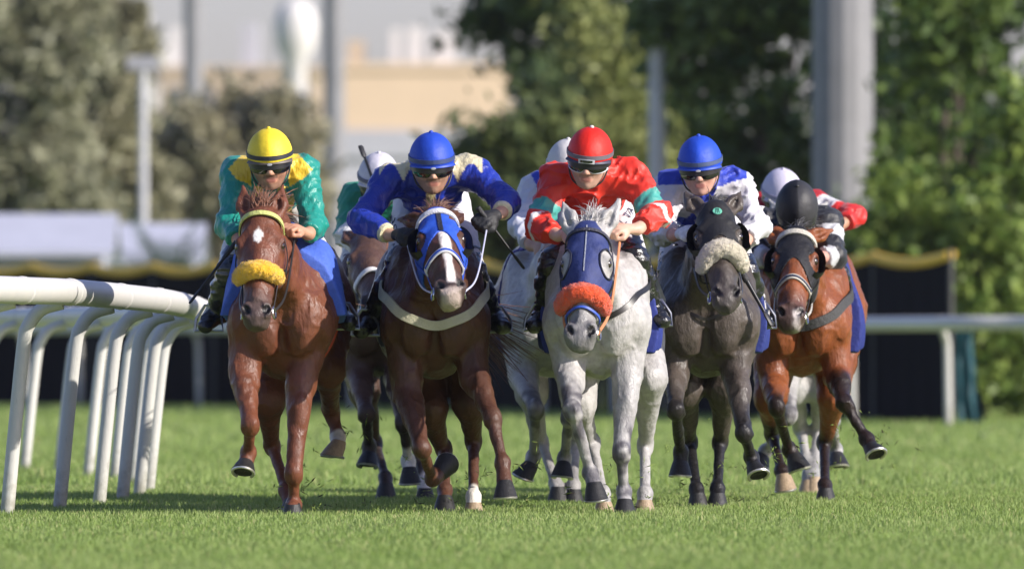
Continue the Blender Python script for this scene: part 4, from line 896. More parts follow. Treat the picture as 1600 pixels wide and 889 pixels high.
    if sp.get('peak', 1): pk.add(V, F).build('peak', mat('peak_' + sp['bandname'], sp.get('peakcol', tuple(cc * .9)), .5, .1), cap, origin=org)
    # goggles
    def gog(u0, u1, rad, a1, name, material, par, notch=0.):
        V = []; NN = 24
        for i in range(NN + 1):
            th = math.radians(-a1 + 2 * a1 * i / NN); nz_ = notch * math.exp(-(th / .16) ** 2); tap = 1 - .35 * abs(th / math.radians(a1)) ** 3
            for uu in (u0 * tap + (1 - tap) * u1 * .4 + nz_ , .5 * (u0 + u1) + nz_ * .5, u1): V.append(hl((rad - .012) * math.sin(th), uu, -.006 + (rad + .004 * (abs(uu - .5 * (u0 + u1)) < .004)) * math.cos(th)))
        k_ = len(V); V += [v - (v - hl(0, -.03, 0)) * .05 for v in V]
        F = [(i*3+j, (i+1)*3+j, (i+1)*3+j+1, i*3+j+1) for i in range(NN) for j in range(2)]; F += [tuple(k_ + q for q in f[::-1]) for f in F]
        F += [(i*3, k_+i*3, k_+i*3+3, i*3+3) for i in range(NN)] + [(i*3+2, i*3+5, k_+i*3+5, k_+i*3+2) for i in range(NN)]
        g = MB(); return g.add(V, F).build(name, material, par, origin=org)
    fr_ = gog(-.054, -.010, .1085, 72, 'goggles', mat('goggle_frame_' + sp.get('gframe', 'black'), dict(black=(.012, .012, .014), white=(.6, .62, .66))[sp.get('gframe', 'black')], .35, .05), root, .020)
    gog(-.050, -.014, .1125, 60, 'lens', mat('goggle_lens', (.004, .004, .005), .06, 0., coat=1., crough=.03), fr_, .024)
    if sp.get('badge'):
        bd_ = MB(); bd_.ribbon([hl(.036 * q, .006 - .002 * q * q, .128 - .012 * q * q) for q in np.linspace(-1, 1, 9)], [n] * 9, .020 * hh, .004); bo_ = bd_.build('spare_goggles', mat('badge_grey', (.45, .46, .5), .3, .1, metal=.3), root, origin=org)
        bd2 = MB(); bd2.ribbon([hl(.027 * q, .006, .1325 - .010 * q * q) for q in np.linspace(-1, 1, 9)], [n] * 9, .011 * hh, .003); bd2.build('lens', mat('goggle_lens', (.004, .004, .005), .06, 0., coat=1., crough=.03), bo_, origin=org)
    elif sp.get('peak', 1):
        bd_ = MB(); bd_.lathe([(.002, -.002), (.014, 0), (.012, .004), (.002, .005)], hl(0, -.006, .137), np.stack([s, u, n], 1), 12, 1., .5); bd_.build('badge', mat('badge_grey', (.45, .46, .5), .3, .1, metal=.3), root, origin=org)
    for q in (-1, 1):
        st = MB(); st.tube(catmull([hl(q * .092, .0, .02), hl(q * .086, -.05, .028), hl(q * .066, -.095, .045), hl(q * .02, -.130, .052)], 5), .005, 6); st.build('chin_strap', mat('strap_black', (.015, .015, .017), .5, .1), root, origin=org)
        if q == 1: st = MB(); st.ribbon([hl(-.1 * math.cos(a), -.03 + .025 * math.sin(a), -.006 - .12 * math.sin(a) * 0 + .02) for a in np.linspace(0, .1, 2)], [n] * 2, .01, .002)
    return dict(root=root, ha=ha, hf=hf, org=org, Lg=Lg, kn=kn, pv=pv, T=T, hl=hl, an=an, to=to)
TEAL, YEL = (.012, .235, .185), (.72, .50, .035)
def armpos(V, ctx, i):
    d, arc = seg_param(V, [ctx['sh'][i], ctx['el'][i], ctx['wr'][i]]); return d, arc, np.linalg.norm(ctx['el'][i] - ctx['sh'][i])
def full(V, c): return np.tile(np.array(c, float), (len(V), 1))
def silkA(V, c):
    C = full(V, TEAL); x = (V[:, 0] - c['mid'][0]); z = V[:, 2] - c['mid'][2]; fr = V[:, 1] < c['ch'][1] + .15
    yoke = (np.abs(x) + .9 * np.abs(z - .02) < .22) & (z > -.16) & (np.abs(x) > .04) & ~((z < .0) & (np.abs(x) < .10) & (np.abs(x) > .04) & (z > -.07))
    yoke |= (np.abs(x) < .17) & (z < -.09) & (z > -.21) & (np.abs(np.abs(x) - .09 - .4 * (z + .15)) < .035)
    d0, a0, _ = armpos(V, c, 0); d1, a1, _ = armpos(V, c, 1); arm = np.minimum(np.where(d0 < .12, a0, 0) + (d0 > .12) * 0, 9)
    ina = ((d0 < .11) & (a0 > .09)) | ((d1 < .11) & (a1 > .09))
    C[yoke & fr & ~ina] = YEL; return C
def silkB(V, c):
    C = full(V, (.012, .030, .30)); x = V[:, 0] - c['mid'][0]; z = V[:, 2] - c['mid'][2]
    ang = np.abs(x); star = (z > -.035 + .10 * np.abs(np.sin(ang * 22.))) & (ang > .05) & (ang < .27); d0, a0, _ = armpos(V, c, 0); d1, a1, _ = armpos(V, c, 1)
    star &= ~(((d0 < .11) & (a0 > .10)) | ((d1 < .11) & (a1 > .10)))
    C[star] = (.58, .52, .34); C[(ang < .025) & (z < -.06) & (V[:, 1] < c['ch'][1])] = (.50, .45, .22); return C
def silkC(V, c):
    C = full(V, (.60, .022, .008))
    for i in (0, 1):
        d, a, L1 = armpos(V, c, i); m = d < .12
        C[m & (a > L1 * .58) & (a < L1 * .86)] = (.05, .30, .26); C[m & (a > L1 * 1.04) & (a < L1 * 1.04 + .026)] = (.68, .66, .66)
    return C
def silkD(V, c):
    C = full(V, (.54, .53, .56)); x = np.abs(V[:, 0] - c['mid'][0]); z = V[:, 2] - c['mid'][2]; d0, a0, _ = armpos(V, c, 0); d1, a1, _ = armpos(V, c, 1)
    ina = ((d0 < .16) & (a0 > .045)) | ((d1 < .16) & (a1 > .045)); C[~ina & (x < .24)] = (.014, .036, .36)
    return C
def silkE(V, c):
    C = full(V, (.012, .013, .018)); 
    for i in (0, 1):
        d, a, L1 = armpos(V, c, i); m = d < .12
        C[m & (a > L1 * .28) & (a < L1 * .60)] = (.45, .46, .48); C[m & (a > L1 * 1.22) & (a < L1 * 1.5)] = (.45, .46, .48)
    return C
def silkF(V, c):
    C = full(V, (.010, .215, .13)); z = V[:, 2] - c['mid'][2]
    for i in (0, 1):
        d, a, L1 = armpos(V, c, i); C[(d < .12) & (a > L1 * 1.05)] = (.62, .62, .62); 
    C[z < -.2] = (.6, .6, .62); return C
def silkG(V, c):
    C = full(V, (.50, .51, .58)); x = V[:, 0] - c['mid'][0]; z = V[:, 2] - c['mid'][2]
    C[np.abs(x + .13 + .5 * (z + .0)) < .03] = (.02, .045, .40); return C
def silkH(V, c):
    C = full(V, (.36, .010, .016)); d, a, L1 = armpos(V, c, 1); m = d < .13
    C[m & (a > .05) & (a < L1 * .62)] = (.60, .59, .60); C[m & (a >= L1 * .62)] = (.50, .012, .010); d, a, L1 = armpos(V, c, 0); C[(d < .12) & (a > L1 * .5)] = (.55, .55, .57); return C
RS = dict(
A=dict(label='jockey in teal and yellow silks with yellow cap', head=(422, 250, .10), pitch=8, roll=-3, cap=(.74, .56, .03), band=(.02, .022, .03), bandname='navy', silk=silkA, fold=.0085, satin=1, beard=.75, skin=(.46, .255, .165), peakcol=(.10, .08, .07),
    shL=(370, 272, .38), shR=(475, 270, .38), elL=(358, 352, .20), elR=(490, 352, .20), wrL=(374, 378, -.02), wrR=(482, 366, .0), haL=(388, 384, -.08), haR=(461, 358, -.09),
    knL=(362, 425, .30), knR=(502, 425, .30), anL=(338, 490, .62), anR=(528, 488, .62), toL=(320, 516, .48), toR=(546, 512, .48)),
B=dict(label='jockey in royal blue silks with cream shoulder points and wide spread elbows', head=(675, 256, .06), pitch=8, roll=-2, yaw=3, cap=(.014, .055, .42), band=(.03, .05, .14), bandname='darkblue', silk=silkB, fold=.0085, satin=1, skin=(.48, .275, .185), glove=('black', 'black'), cuff=1, beard=.7,
    shL=(606, 282, .34), shR=(740, 268, .34), elL=(566, 344, .16), elR=(790, 316, .16), wrL=(610, 368, -.02), wrR=(784, 332, .02), haL=(634, 366, -.10), haR=(762, 342, -.06),
    knL=(626, 416, .30), knR=(736, 424, .30), anL=(580, 498, .62), anR=(768, 494, .62), toL=(566, 522, .46), toR=(784, 516, .46)),
C=dict(label='jockey in red silks with teal armbands and red cap', head=(921, 248, .05), pitch=10, yaw=-7, roll=5, cap=(.60, .016, .008), band=(.12, .10, .12), bandname='charcoal', silk=silkC, fold=.014, gframe='white', badge=1, beard=.45, skin=(.56, .34, .25), button=(.7, .6, .6), peakcol=(.03, .03, .06),
    shL=(866, 280, .34), shR=(986, 276, .34), elL=(842, 352, .16), elR=(1028, 336, .16), wrL=(872, 368, -.02), wrR=(996, 358, -.02), haL=(892, 366, -.09), haR=(970, 358, -.10),
    knL=(866, 412, .28), knR=(990, 406, .28), anL=(850, 490, .60), anR=(1018, 484, .60), toL=(836, 514, .46), toR=(1034, 506, .46)),
D=dict(label='jockey in royal blue waistcoat silks with white sleeves', head=(1094, 260, .08), pitch=8, yaw=-5, roll=-3, cap=(.014, .060, .45), band=(.05, .075, .16), bandname='slateblue', silk=silkD, fold=.014, glove=('white', 'white'), beard=.1, skin=(.52, .30, .23),
    shL=(1044, 296, .36), shR=(1150, 290, .36), elL=(1032, 360, .18), elR=(1183, 352, .18), wrL=(1054, 368, -.02), wrR=(1164, 378, -.02), haL=(1076, 362, -.10), haR=(1146, 376, -.10),
    knL=(1050, 424, .30), knR=(1162, 426, .30), anL=(1040, 488, .62), anR=(1184, 488, .62), toL=(1028, 512, .48), toR=(1196, 510, .48)),
E=dict(label='jockey in black silks with silver sleeve bands and head bowed under a black cap', head=(1245, 330, .02), pitch=38, cap=(.008, .008, .010), cap_gloss=(.030, .030, .034), band=None, bandname='black', silk=silkE, beard=.1, skin=(.50, .27, .22), peak=0,
    shL=(1190, 352, .36), shR=(1294, 350, .36), elL=(1178, 402, .18), elR=(1302, 400, .18), wrL=(1204, 404, .06), wrR=(1284, 402, .06), haL=(1222, 402, .0), haR=(1266, 400, .0),
    knL=(1196, 430, .30), knR=(1304, 430, .30), anL=(1188, 490, .62), anR=(1316, 490, .62), toL=(1178, 512, .48), toR=(1326, 512, .48)),
F=dict(label='jockey in green silks with white cap behind the yellow and dark blue riders', head=(592, 284, .08), pitch=14, cap=(.52, .50, .56), band=(.10, .10, .16), bandname='violet', silk=silkF, vox=.01, skin=(.2, .11, .075),
    shL=(552, 312, .36), shR=(640, 312, .36), elL=(542, 366, .18), elR=(652, 360, .18), wrL=(566, 388, -.02), wrR=(628, 388, -.02), haL=(580, 386, -.09), haR=(612, 386, -.09),
    knL=(548, 432, .30), knR=(634, 432, .30), anL=(538, 488, .62), anR=(650, 488, .62), toL=(528, 512, .48), toR=(660, 512, .48)),
G=dict(label='jockey in white silks with a blue shoulder stripe behind the red rider', head=(888, 264, .08), pitch=10, cap=(.54, .52, .51), band=(.5, .5, .5), bandname='palegrey', silk=silkG, vox=.01, skin=(.42, .25, .17),
    shL=(836, 296, .36), shR=(936, 296, .36), elL=(816, 352, .18), elR=(952, 352, .18), wrL=(830, 384, -.02), wrR=(916, 388, -.02), haL=(848, 388, -.09), haR=(902, 388, -.09),
    knL=(836, 424, .30), knR=(922, 424, .30), anL=(818, 494, .62), anR=(936, 494, .62), toL=(806, 518, .48), toR=(948, 518, .48)),
H=dict(label='jockey in red and white silks with white cap, rearmost on the right', head=(1222, 308, .08), pitch=16, yaw=10, cap=(.50, .47, .57), band=(.25, .24, .34), bandname='lilac', silk=silkH, vox=.01, skin=(.42, .25, .17),
    shL=(1192, 326, .36), shR=(1276, 322, .36), elL=(1178, 372, .18), elR=(1332, 338, .16), wrL=(1200, 392, -.02), wrR=(1316, 350, .02), haL=(1216, 392, -.09), haR=(1306, 360, -.02), row=((.9, 0, .35), (.2, -.9, .2)),
    knL=(1200, 432, .30), knR=(1288, 432, .30), anL=(1196, 484, .62), anR=(1300, 484, .62), toL=(1188, 504, .48), toR=(1308, 504, .48)),
)
RD = {k: rider(v, HS[k]) for k, v in RS.items()}
# ------------------------------------------------------------------ tack
def headonly(hk):
    f = Field(); f.pr = [p for p in hk['H'].pr]; 
    i = next(j for j, p in enumerate(f.pr) if p[0] == 'c' and p[8] == 0 and p[6] == .62) if any(p[0] == 'c' and p[6] == .62 for p in f.pr) else len(f.pr)
    f.pr = f.pr[:i]; f.pr = [p for p in f.pr if p[8] == 0]; return f
def qcoords(hk, X, Y, Z):
    R, p, s = hk['RH'], hk['poll'], hk['hs']; X, Y, Z = X - p[0], Y - p[1], Z - p[2]
    return [(X * R[0, i] + Y * R[1, i] + Z * R[2, i]) / s for i in range(3)]
def hstrap(hk, pts, w, t, name, material, off=.004, par=None, n=8, field=None):
    H0 = hk.setdefault('H0', headonly(hk)); c = catmull([hk['hl'](*p) for p in pts], n); q, g = soft(*(field or H0).project(c, off), 1); m = MB(); m.ribbon(q, g, w, t)
    return m.build(name, material, par or hk['root'], origin=hk['org'])
def soft(q, g, n):
    for _ in range(n):
        q[1:-1] = .5 * q[1:-1] + .25 * (q[2:] + q[:-2]); g[1:-1] = .5 * g[1:-1] + .25 * (g[2:] + g[:-2]); g /= np.linalg.norm(g, axis=1, keepdims=True)
    return q, g
def hood(hk, col, name, lower=.30, vee=.0, hole=(.040, .055), cup=None, cupcol=(.01, .01, .012), off=.008, stitch=None, holeoff=0.):
    H0 = hk.setdefault('H0', headonly(hk)); hl = hk['hl']
    def post(F, X, Y, Z):
        F = F - off; s, t, n = qcoords(hk, X, Y, Z); lim = lower + vee * np.clip(np.abs(s) / .09, 0, 1.3) ** 1.4
        F = np.maximum(F, np.maximum(t - lim, -.015 - t)); F = np.maximum(F, -.27 - n)
        for q in (-1, 1):
            F = np.maximum(F, (1 - np.sqrt(((s - q * .103) / .06) ** 2 + ((t - .198 - holeoff) / hole[1]) ** 2 + ((n + .058) / hole[0]) ** 2)) * .035)
            F = np.maximum(F, (1 - np.sqrt(((s - q * .066) / .042) ** 2 + ((t - .0) / .055) ** 2 + ((n + .06) / .05) ** 2)) * .04)
        return F
    V, Q = solid(H0, .0075, post=post)
    hd = link('hood', mesh_from('hood', V - hk['org'], Q, mat('hood_' + name, col, .62, .12, 30., bump=.25, bscale=45., spec=.3)), hk['root'])
    if cup:
        for q in (-1, 1):
            V = []; N_, M_ = 18, 6; c = hl(q * .092, .200, -.062); ax = nrm(hk['sd'] * q * .95 - hk['n'] * .40); fr = frame(ax, hk['f']); rr = cup * hk['hs']
            for th_ in (0, .006):
                for j in range(M_ + 1):
                    ph = (math.pi / 2) * j / M_
                    for i in range(N_):
                        a = 2 * math.pi * i / N_; r_ = (rr - th_) * math.cos(ph) ** .8; V.append(c + fr @ A3(r_ * math.cos(a) * 1.15, r_ * math.sin(a), (rr - th_) * .80 * math.sin(ph)))
            k_ = (M_ + 1) * N_; keep = lambda i: True; F = []
            for j in range(M_):
                for i in range(N_):
                    a = 2 * math.pi * (i + .5) / N_; d_ = fr @ A3(math.cos(a), math.sin(a), 0)
                    if np.dot(d_, hk['n']) > .35 : continue      # the cup is open to the front
                    f_ = (j*N_+i, j*N_+(i+1) % N_, (j+1)*N_+(i+1) % N_, (j+1)*N_+i); F += [f_, tuple(k_ + x for x in f_[::-1])]
            m = MB(); m.add(V, F).build('eye_cup', mat('eye_cup_' + name, cupcol, .4, .1, bump=.1), hd, origin=hk['org'])
    if stitch is not None:
        hstrap(hk, [(0, .03, .01), (0, .12, .02), (0, .2, .02), (0, min(lower, .3) - .02, .02)], stitch[0], .003, 'seam', mat('seam_' + name, stitch[1], .6, .1, bump=.5, bscale=90.), off + .001, hd)
    return hd
def fluffy(hk, t, col, name, rad=.036, span=100, drop=.0, arch=.0, widen=1.0):
    H0 = hk.setdefault('H0', headonly(hk)); hl = hk['hl']; pts = []
    for a in np.linspace(-span, span, 13):
        r = math.radians(a); pts.append(hl(.10 * math.sin(r), t + drop * (1 - math.cos(r)) - arch * math.cos(r), -.07 + .10 * math.cos(r)))
    q, g = H0.project(pts, rad * .75 * hk['hs']); Fd = Field()
    for i in range(12):
        w = lambda k: rad * hk['hs'] * (1 - .25 * (abs(k - 6) / 6) ** 4); Fd.cone(q[i], q[i + 1], w(i), w(i + 1), k=.02)
    def post(F, X, Y, Z):
        I = np.nonzero(np.abs(F) < .03); x, y, z = [np.broadcast_to(a, F.shape)[I] for a in (X, Y, Z)]
        F[I] += .0035 * vnoise(x, y, z, 45., 1.) + .003 * vnoise(x, y, z, 110., 4.); return F
    V, Q = solid(Fd, .006, post=post, relax=0)
    fm = mat('fleece_' + name, col, .9, .18, 45., bump=.8, bscale=150., sheen=.5); nbd = link('noseband', mesh_from('noseband', V - hk['org'], Q, fm), hk['root'])
    r = np.random.default_rng(int(t * 1000)); ii = r.integers(0, len(V), 1100); strands('wool', nbd, hk['org'], V[ii], Fd.grad(V[ii]), .0075, fm, .0024, 2, .5, 1.2, 3, (0, .1, 0), .5)
    return nbd
def cloth(hk, col, name, y0, y1, z0, off=.016, z1=9., flare=0., sub=None):
    """saddle cloth lying over the barrel; region in the horse's own frame"""
    W = Field(); W.pr = hk['W'].pr[:16]; X0, Y0, yk, dz = hk['X0'], hk['Y0'], hk['yk'], hk['dz']
    def post(F, X, Y, Z):
        y = Y - Y0; w = .012 * np.sin(y * 26 + Z * 9) * np.clip(1.25 - Z, 0, .4) * 2; F = F - off - w - flare * np.clip(1.25 - Z, 0, .4)
        zb = z0 + .02 * np.sin(y * 9.) ; return np.maximum(F, np.maximum(np.maximum(y0 - y, y - y1) , np.maximum(zb - Z, Z - z1)) + 0 * X)
    lo, hi = A3(X0 - .6, Y0 + y0 - .05, z0 - .1), A3(X0 + .6, Y0 + y1 + .05, 1.65)
    V, Q = solid(W, (.011, .013, .011), lo, hi, post)
    o = link('saddle_cloth', mesh_from('saddle_cloth', V - hk['org'], Q, mat('saddle_cloth_' + name, col, .65, .12, 25., bump=.3, bscale=50., spec=.3)), hk['root'])
    return o
def saddle(hk):
    b = hk['b']; S = Field(); S.cone(b(0, .48, 1.50), b(0, .62, 1.47), .05, .08, k=.04, u=A3(1, 0, 0), f=1.2); S.cone(b(0, .62, 1.47), b(0, .86, 1.50), .10, .09, k=.05)
    for s in (-1, 1): S.cone(b(s * .12, .55, 1.42), b(s * .26, .52, 1.20), .05, .04, k=.05, u=A3(1, 0, 0), f=.6)
    V, Q = solid(S, .012); link('saddle', mesh_from('saddle', V - hk['org'], Q, mat('saddle_leather', (.025, .016, .012), .35, .2, coat=.2)), hk['root'])
def bodystrap(hk, pts, w, t, name, material, off=.016, n=8):
    c = catmull([hk['b'](*p) for p in pts], n); q, g = soft(*hk['W'].project(c, off), 6); m = MB(); m.ribbon(q, g, w, t); return m.build(name, material, hk['root'], origin=hk['org'])
def bridle(hk, rd, leather, name, cheek=True, brow=None, cav=None, rein=None, reinw=.014, headcol=None):
    lm = mat('bridle_' + name, leather, .45, .15, 40., coat=.1); hl = hk['hl']
    br = hstrap(hk, [(-.09, .10, -.14), (-.10, .16, -.15), (-.088, .30, -.13), (-.068, .45, -.10), (-.06, .54, -.088)], .018, .005, 'cheek_strap', lm, .012)
    hstrap(hk, [(.09, .10, -.14), (.10, .16, -.15), (.088, .30, -.13), (.068, .45, -.10), (.06, .54, -.088)], .018, .005, 'cheek_strap', lm, .012)
    if brow: hstrap(hk, [(-.10, .085, -.12), (-.075, .06, -.03), (0, .055, .01), (.075, .06, -.03), (.10, .085, -.12)], brow[1], .008, 'browband', mat('browband_' + name, brow[0], .5, .2, 60., bump=.6, bscale=90.), .012)
    if cav:
        o = hstrap(hk, [(-.075, cav[2] + .03, -.15), (-.075, cav[2] + .01, -.08), (-.045, cav[2], -.01), (0, cav[2] - .005, .01), (.045, cav[2], -.01), (.075, cav[2] + .01, -.08), (.075, cav[2] + .03, -.15)], cav[1], .007, 'noseband_strap', mat('cavesson_' + name, cav[0], .5, .1), .010)
        if len(cav) > 3: hstrap(hk, [(-.073, cav[2] + .012, -.08), (-.045, cav[2], -.01), (0, cav[2] - .005, .01), (.045, cav[2], -.01), (.073, cav[2] + .012, -.08)], cav[1] * .42, .004, 'stripe', mat('cavstripe_' + name, cav[3], .5, .1), .017, o)
    throat = hstrap(hk, [(-.085, .09, -.16), (-.10, .22, -.25), (-.05, .30, -.29), (.05, .30, -.29), (.10, .22, -.25), (.085, .09, -.16)], .014, .004, 'throat_strap', lm, .012)
    for i, s in ((0, -1), (1, 1)):
        m = MB(); c = hl(s * .068, .545, -.092); ax = nrm(hk['sd'] * s + hk['n'] * .2); fr = frame(ax, hk['f'])
        m.tube([c + fr @ A3(.030 * math.cos(a), .030 * math.sin(a), .006) for a in np.linspace(0, 2 * math.pi, 19)], .0055, 6, False)
        m.build('bit_ring', mat('bit_steel', (.6, .6, .6), .22, .05, metal=1.), hk['root'], origin=hk['org'])
        rm = mat('rein_' + name, rein or leather, .5, .15); h = rd['ha'][i]; mid = .5 * (c + h) + A3(s * .025, .0, -.05); r_ = MB(); cp = catmull([c, mid + .15 * (c - h), h + A3(0, .01, -.02)], 8)
        r_.ribbon(cp, [A3(s * .9, -.4, .3)] * len(cp), reinw, .004); r_.build('rein', rm, hk['root'], origin=hk['org'])
def hair(hk, col, name, forelock=60, flen=.16, up=0., fs=0., seed=5, mane=150, mlen=.16, tail=60, tdir=(0, .8, -.3), tlen=.55, twist=(0, .25, 0)):
    hm = mat('horsehair_' + name, col, .5, .3, 60., sheen=.2); r = np.random.default_rng(seed); hl, b = hk['hl'], hk['b']
    if forelock:
        rt = [hl(r.normal(0, .017), r.uniform(-.02, .030), r.uniform(-.085, -.03)) for _ in range(forelock * 4)]; strands('forelock', hk['root'], hk['org'], rt, [hk['n'] * .35 - hk['f'] * (.6 + up) + A3(r.normal(fs, .30), 0, 0) for _ in rt], flen, hm, .0042, 7, 1.3 - up, 1.1, seed, (.25, .3, 0), .12)
    w0 = b(0, .40, 1.44); p0 = hl(0, .0, -.11); cm = .5 * w0 + .5 * p0 + A3(0, 0, .05); rt = []; c = catmull([p0 + A3(0, 0, .05), cm + A3(0, 0, .05), w0], 10)
    for _ in range(mane): q = c[r.integers(0, len(c))]; rt.append(q + r.normal(0, .012, 3))
    strands('mane', hk['root'], hk['org'], rt, [A3(r.normal(.25, .35), .6, .55) for _ in rt], mlen, hm, .008, 5, .8, .5, seed + 1, (.1, .4, .0))
    rt = [b(r.normal(0, .02), 1.80 + r.normal(0, .02), 1.24 + r.normal(0, .02)) for _ in range(tail * 2)]
    strands('tail', hk['root'], hk['org'], rt, [np.array(tdir) + r.normal(0, .12, 3) for _ in rt], tlen, hm, .007, 10, .4, .7, seed + 2, twist, .06)
LB = (.014, .012, .012)
for k in 'ABCDEFGH': saddle(HS[k])
# A
cloth(HS['A'], (.062, .125, .50), 'sky_blue', .10, .78, 1.02, off=.034, flare=.12); fluffy(HS['A'], .385, (.88, .50, .02), 'yellow', .037, 80, drop=-.005)
bridle(HS['A'], RD['A'], LB, 'black_a', brow=((.50, .52, .16), .026)); hair(HS['A'], (.20, .075, .035), 'chestnut', 90, .14, fs=-.1, up=.8, seed=3)
bodystrap(HS['A'], [(.27, .62, .98), (.25, .60, .86), (.16, .58, .74), (0, .57, .70), (-.16, .58, .74), (-.25, .60, .86), (-.27, .62, .98)], .05, .006, 'girth', mat('girth_red', (.60, .06, .025), .6, .1, bump=.3))
# B
cloth(HS['B'], (.010, .012, .05), 'navy_b', .45, 1.10, .88, off=.02, flare=.06); hood(HS['B'], (.020, .075, .44), 'royal', .20, .12, (.046, .056), .080, stitch=(.026, (.012, .014, .03)))
bridle(HS['B'], RD['B'], (.03, .09, .48), 'blue', brow=((.60, .60, .64), .034), cav=((.66, .66, .70), .034, .36, (.03, .08, .42)), rein=(.42, .44, .58), reinw=.009); hair(HS['B'], (.15, .06, .035), 'liver', 50, .13, up=.2, seed=8, tdir=(.9, .2, -.85), tlen=.66, twist=(.5, .0, .1), tail=100)
bodystrap(HS['B'], [(-.27, .40, 1.22), (-.22, .12, 1.12), (-.12, -.06, 1.02), (0, -.10, .985), (.12, -.06, 1.02), (.22, .12, 1.12), (.27, .40, 1.22)], .052, .012, 'breast_girth', mat('breastgirth_cream', (.50, .47, .33), .75, .15, bump=.4, bscale=80.))
# C
cloth(HS['C'], (.022, .035, .20), 'navy_c', .45, 1.05, .86, off=.036, flare=.14); hood(HS['C'], (.026, .038, .135), 'navy', .335, .04, (.062, .072), None, stitch=(.006, (.30, .32, .38)))
for q in (-1, 1):
    m = MB(); hk = HS['C']; c = hk['hl'](q * .094, .20, -.060); fr = frame(nrm(hk['sd'] * q * .75 + hk['n'] * .65), hk['f']); pp, gg = hk['H0'].project([c + fr @ A3(.082 * math.cos(a), .064 * math.sin(a), 0) for a in np.linspace(0, 2 * math.pi, 25)], .010)
    m.tube(pp, .006, 6, False).build('eye_rim', mat('eyerim_navy', (.012, .014, .03), .45, .1), hk['root'], origin=hk['org'])
fluffy(HS['C'], .405, (.80, .085, .015), 'orange', .039, 86, drop=.03)
bridle(HS['C'], RD['C'], LB, 'black_c', rein=(.50, .19, .08), reinw=.018, brow=((.03, .03, .05), .018), cav=((.03, .08, .42), .014, .475)); hair(HS['C'], (.50, .48, .47), 'silver', 70, .13, fs=.45, up=.6, seed=12, mlen=.17)
bodystrap(HS['C'], [(.27, .40, 1.24), (.22, .10, 1.16), (.13, -.05, 1.06), (.03, -.09, 1.02)], .030, .006, 'breast_strap', mat('breast_black', LB, .4, .1))
# D
cloth(HS['D'], (.022, .035, .18), 'navy_d', .42, 1.05, .86, off=.040, flare=.14); hood(HS['D'], (.014, .014, .016), 'black_d', .24, .08, (.042, .050), .078, stitch=None)
fluffy(HS['D'], .345, (.60, .54, .42), 'cream', .041, 80, drop=.05, arch=.0); bridle(HS['D'], RD['D'], LB, 'black_d', rein=(.03, .03, .035)); hair(HS['D'], (.03, .027, .026), 'black_d', 0, mane=120, seed=20)
m = MB(); hk = HS['D']; pp, gg = hk['H0'].project([hk['hl'](0, .085, .02)], .010); fr = frame(gg[0], hk['sd']); m.lathe([(.002, -.003), (.026, 0), (.024, .004), (.002, .005)], pp[0], fr, 16, 1., .9); em = m.build('emblem', mat('emblem_green', (.12, .42, .30), .5, .1), hk['root'], origin=hk['org'])
for i in (-1, 0, 1): e2 = MB(); e2.tube([pp[0] + fr @ A3(.010 * i, -.016, .005), pp[0] + fr @ A3(.006 * i, .016, .006)], .0016, 5); e2.build('emblem_rib', mat('emblem_dark', (.015, .05, .04), .5, .1), em, origin=hk['org'])
bodystrap(HS['D'], [(-.27, .36, 1.18), (-.22, .10, 1.10), (-.10, -.04, 1.04), (.02, -.08, 1.03), (.12, -.05, 1.05)], .020, .005, 'breast_strap', mat('breast_black', LB, .4, .1))
# E
cloth(HS['E'], (.018, .028, .17), 'navy_e', .42, 1.05, .86, off=.042, flare=.14); hood(HS['E'], (.012, .012, .015), 'black_e', .235, .12, (.046, .055), .080)
bridle(HS['E'], RD['E'], LB, 'black_e', brow=((.48, .45, .38), .034), cav=((.50, .48, .42), .034, .37, (.02, .025, .05)), rein=(.35, .33, .30)); hair(HS['E'], (.012, .010, .010), 'black_e', 6, .07, seed=30)
bodystrap(HS['E'], [(-.27, .40, 1.22), (-.22, .12, 1.10), (-.12, -.06, 1.02), (0, -.10, .985), (.12, -.06, 1.02), (.22, .12, 1.12), (.27, .40, 1.24)], .055, .010, 'breast_girth', mat('breastgirth_dark', (.035, .035, .035), .7, .2, bump=.4))
# F, G, H
cloth(HS['F'], (.02, .028, .10), 'navy_f', .42, 1.05, .88); bridle(HS['F'], RD['F'], LB, 'black_f', cav=((.6, .58, .56), .034, .36)); hair(HS['F'], (.02, .014, .012), 'dark_f', 20, .12, seed=40, mane=80)
cloth(HS['G'], (.016, .022, .13), 'navy_g', .36, 1.05, .84, flare=.09); hood(HS['G'], (.014, .015, .022), 'black_g', .30, .04); bridle(HS['G'], RD['G'], LB, 'black_g', rein=(.55, .14, .03), reinw=.03); hair(HS['G'], (.5, .49, .48), 'pale_g', 20, .12, seed=50, mane=80)
cloth(HS['H'], (.016, .022, .13), 'navy_h', .36, 1.05, .88); bridle(HS['H'], RD['H'], LB, 'black_h', rein=(.42, .15, .06), reinw=.035); hair(HS['H'], (.4, .39, .38), 'pale_h', 20, .12, seed=60, mane=80)
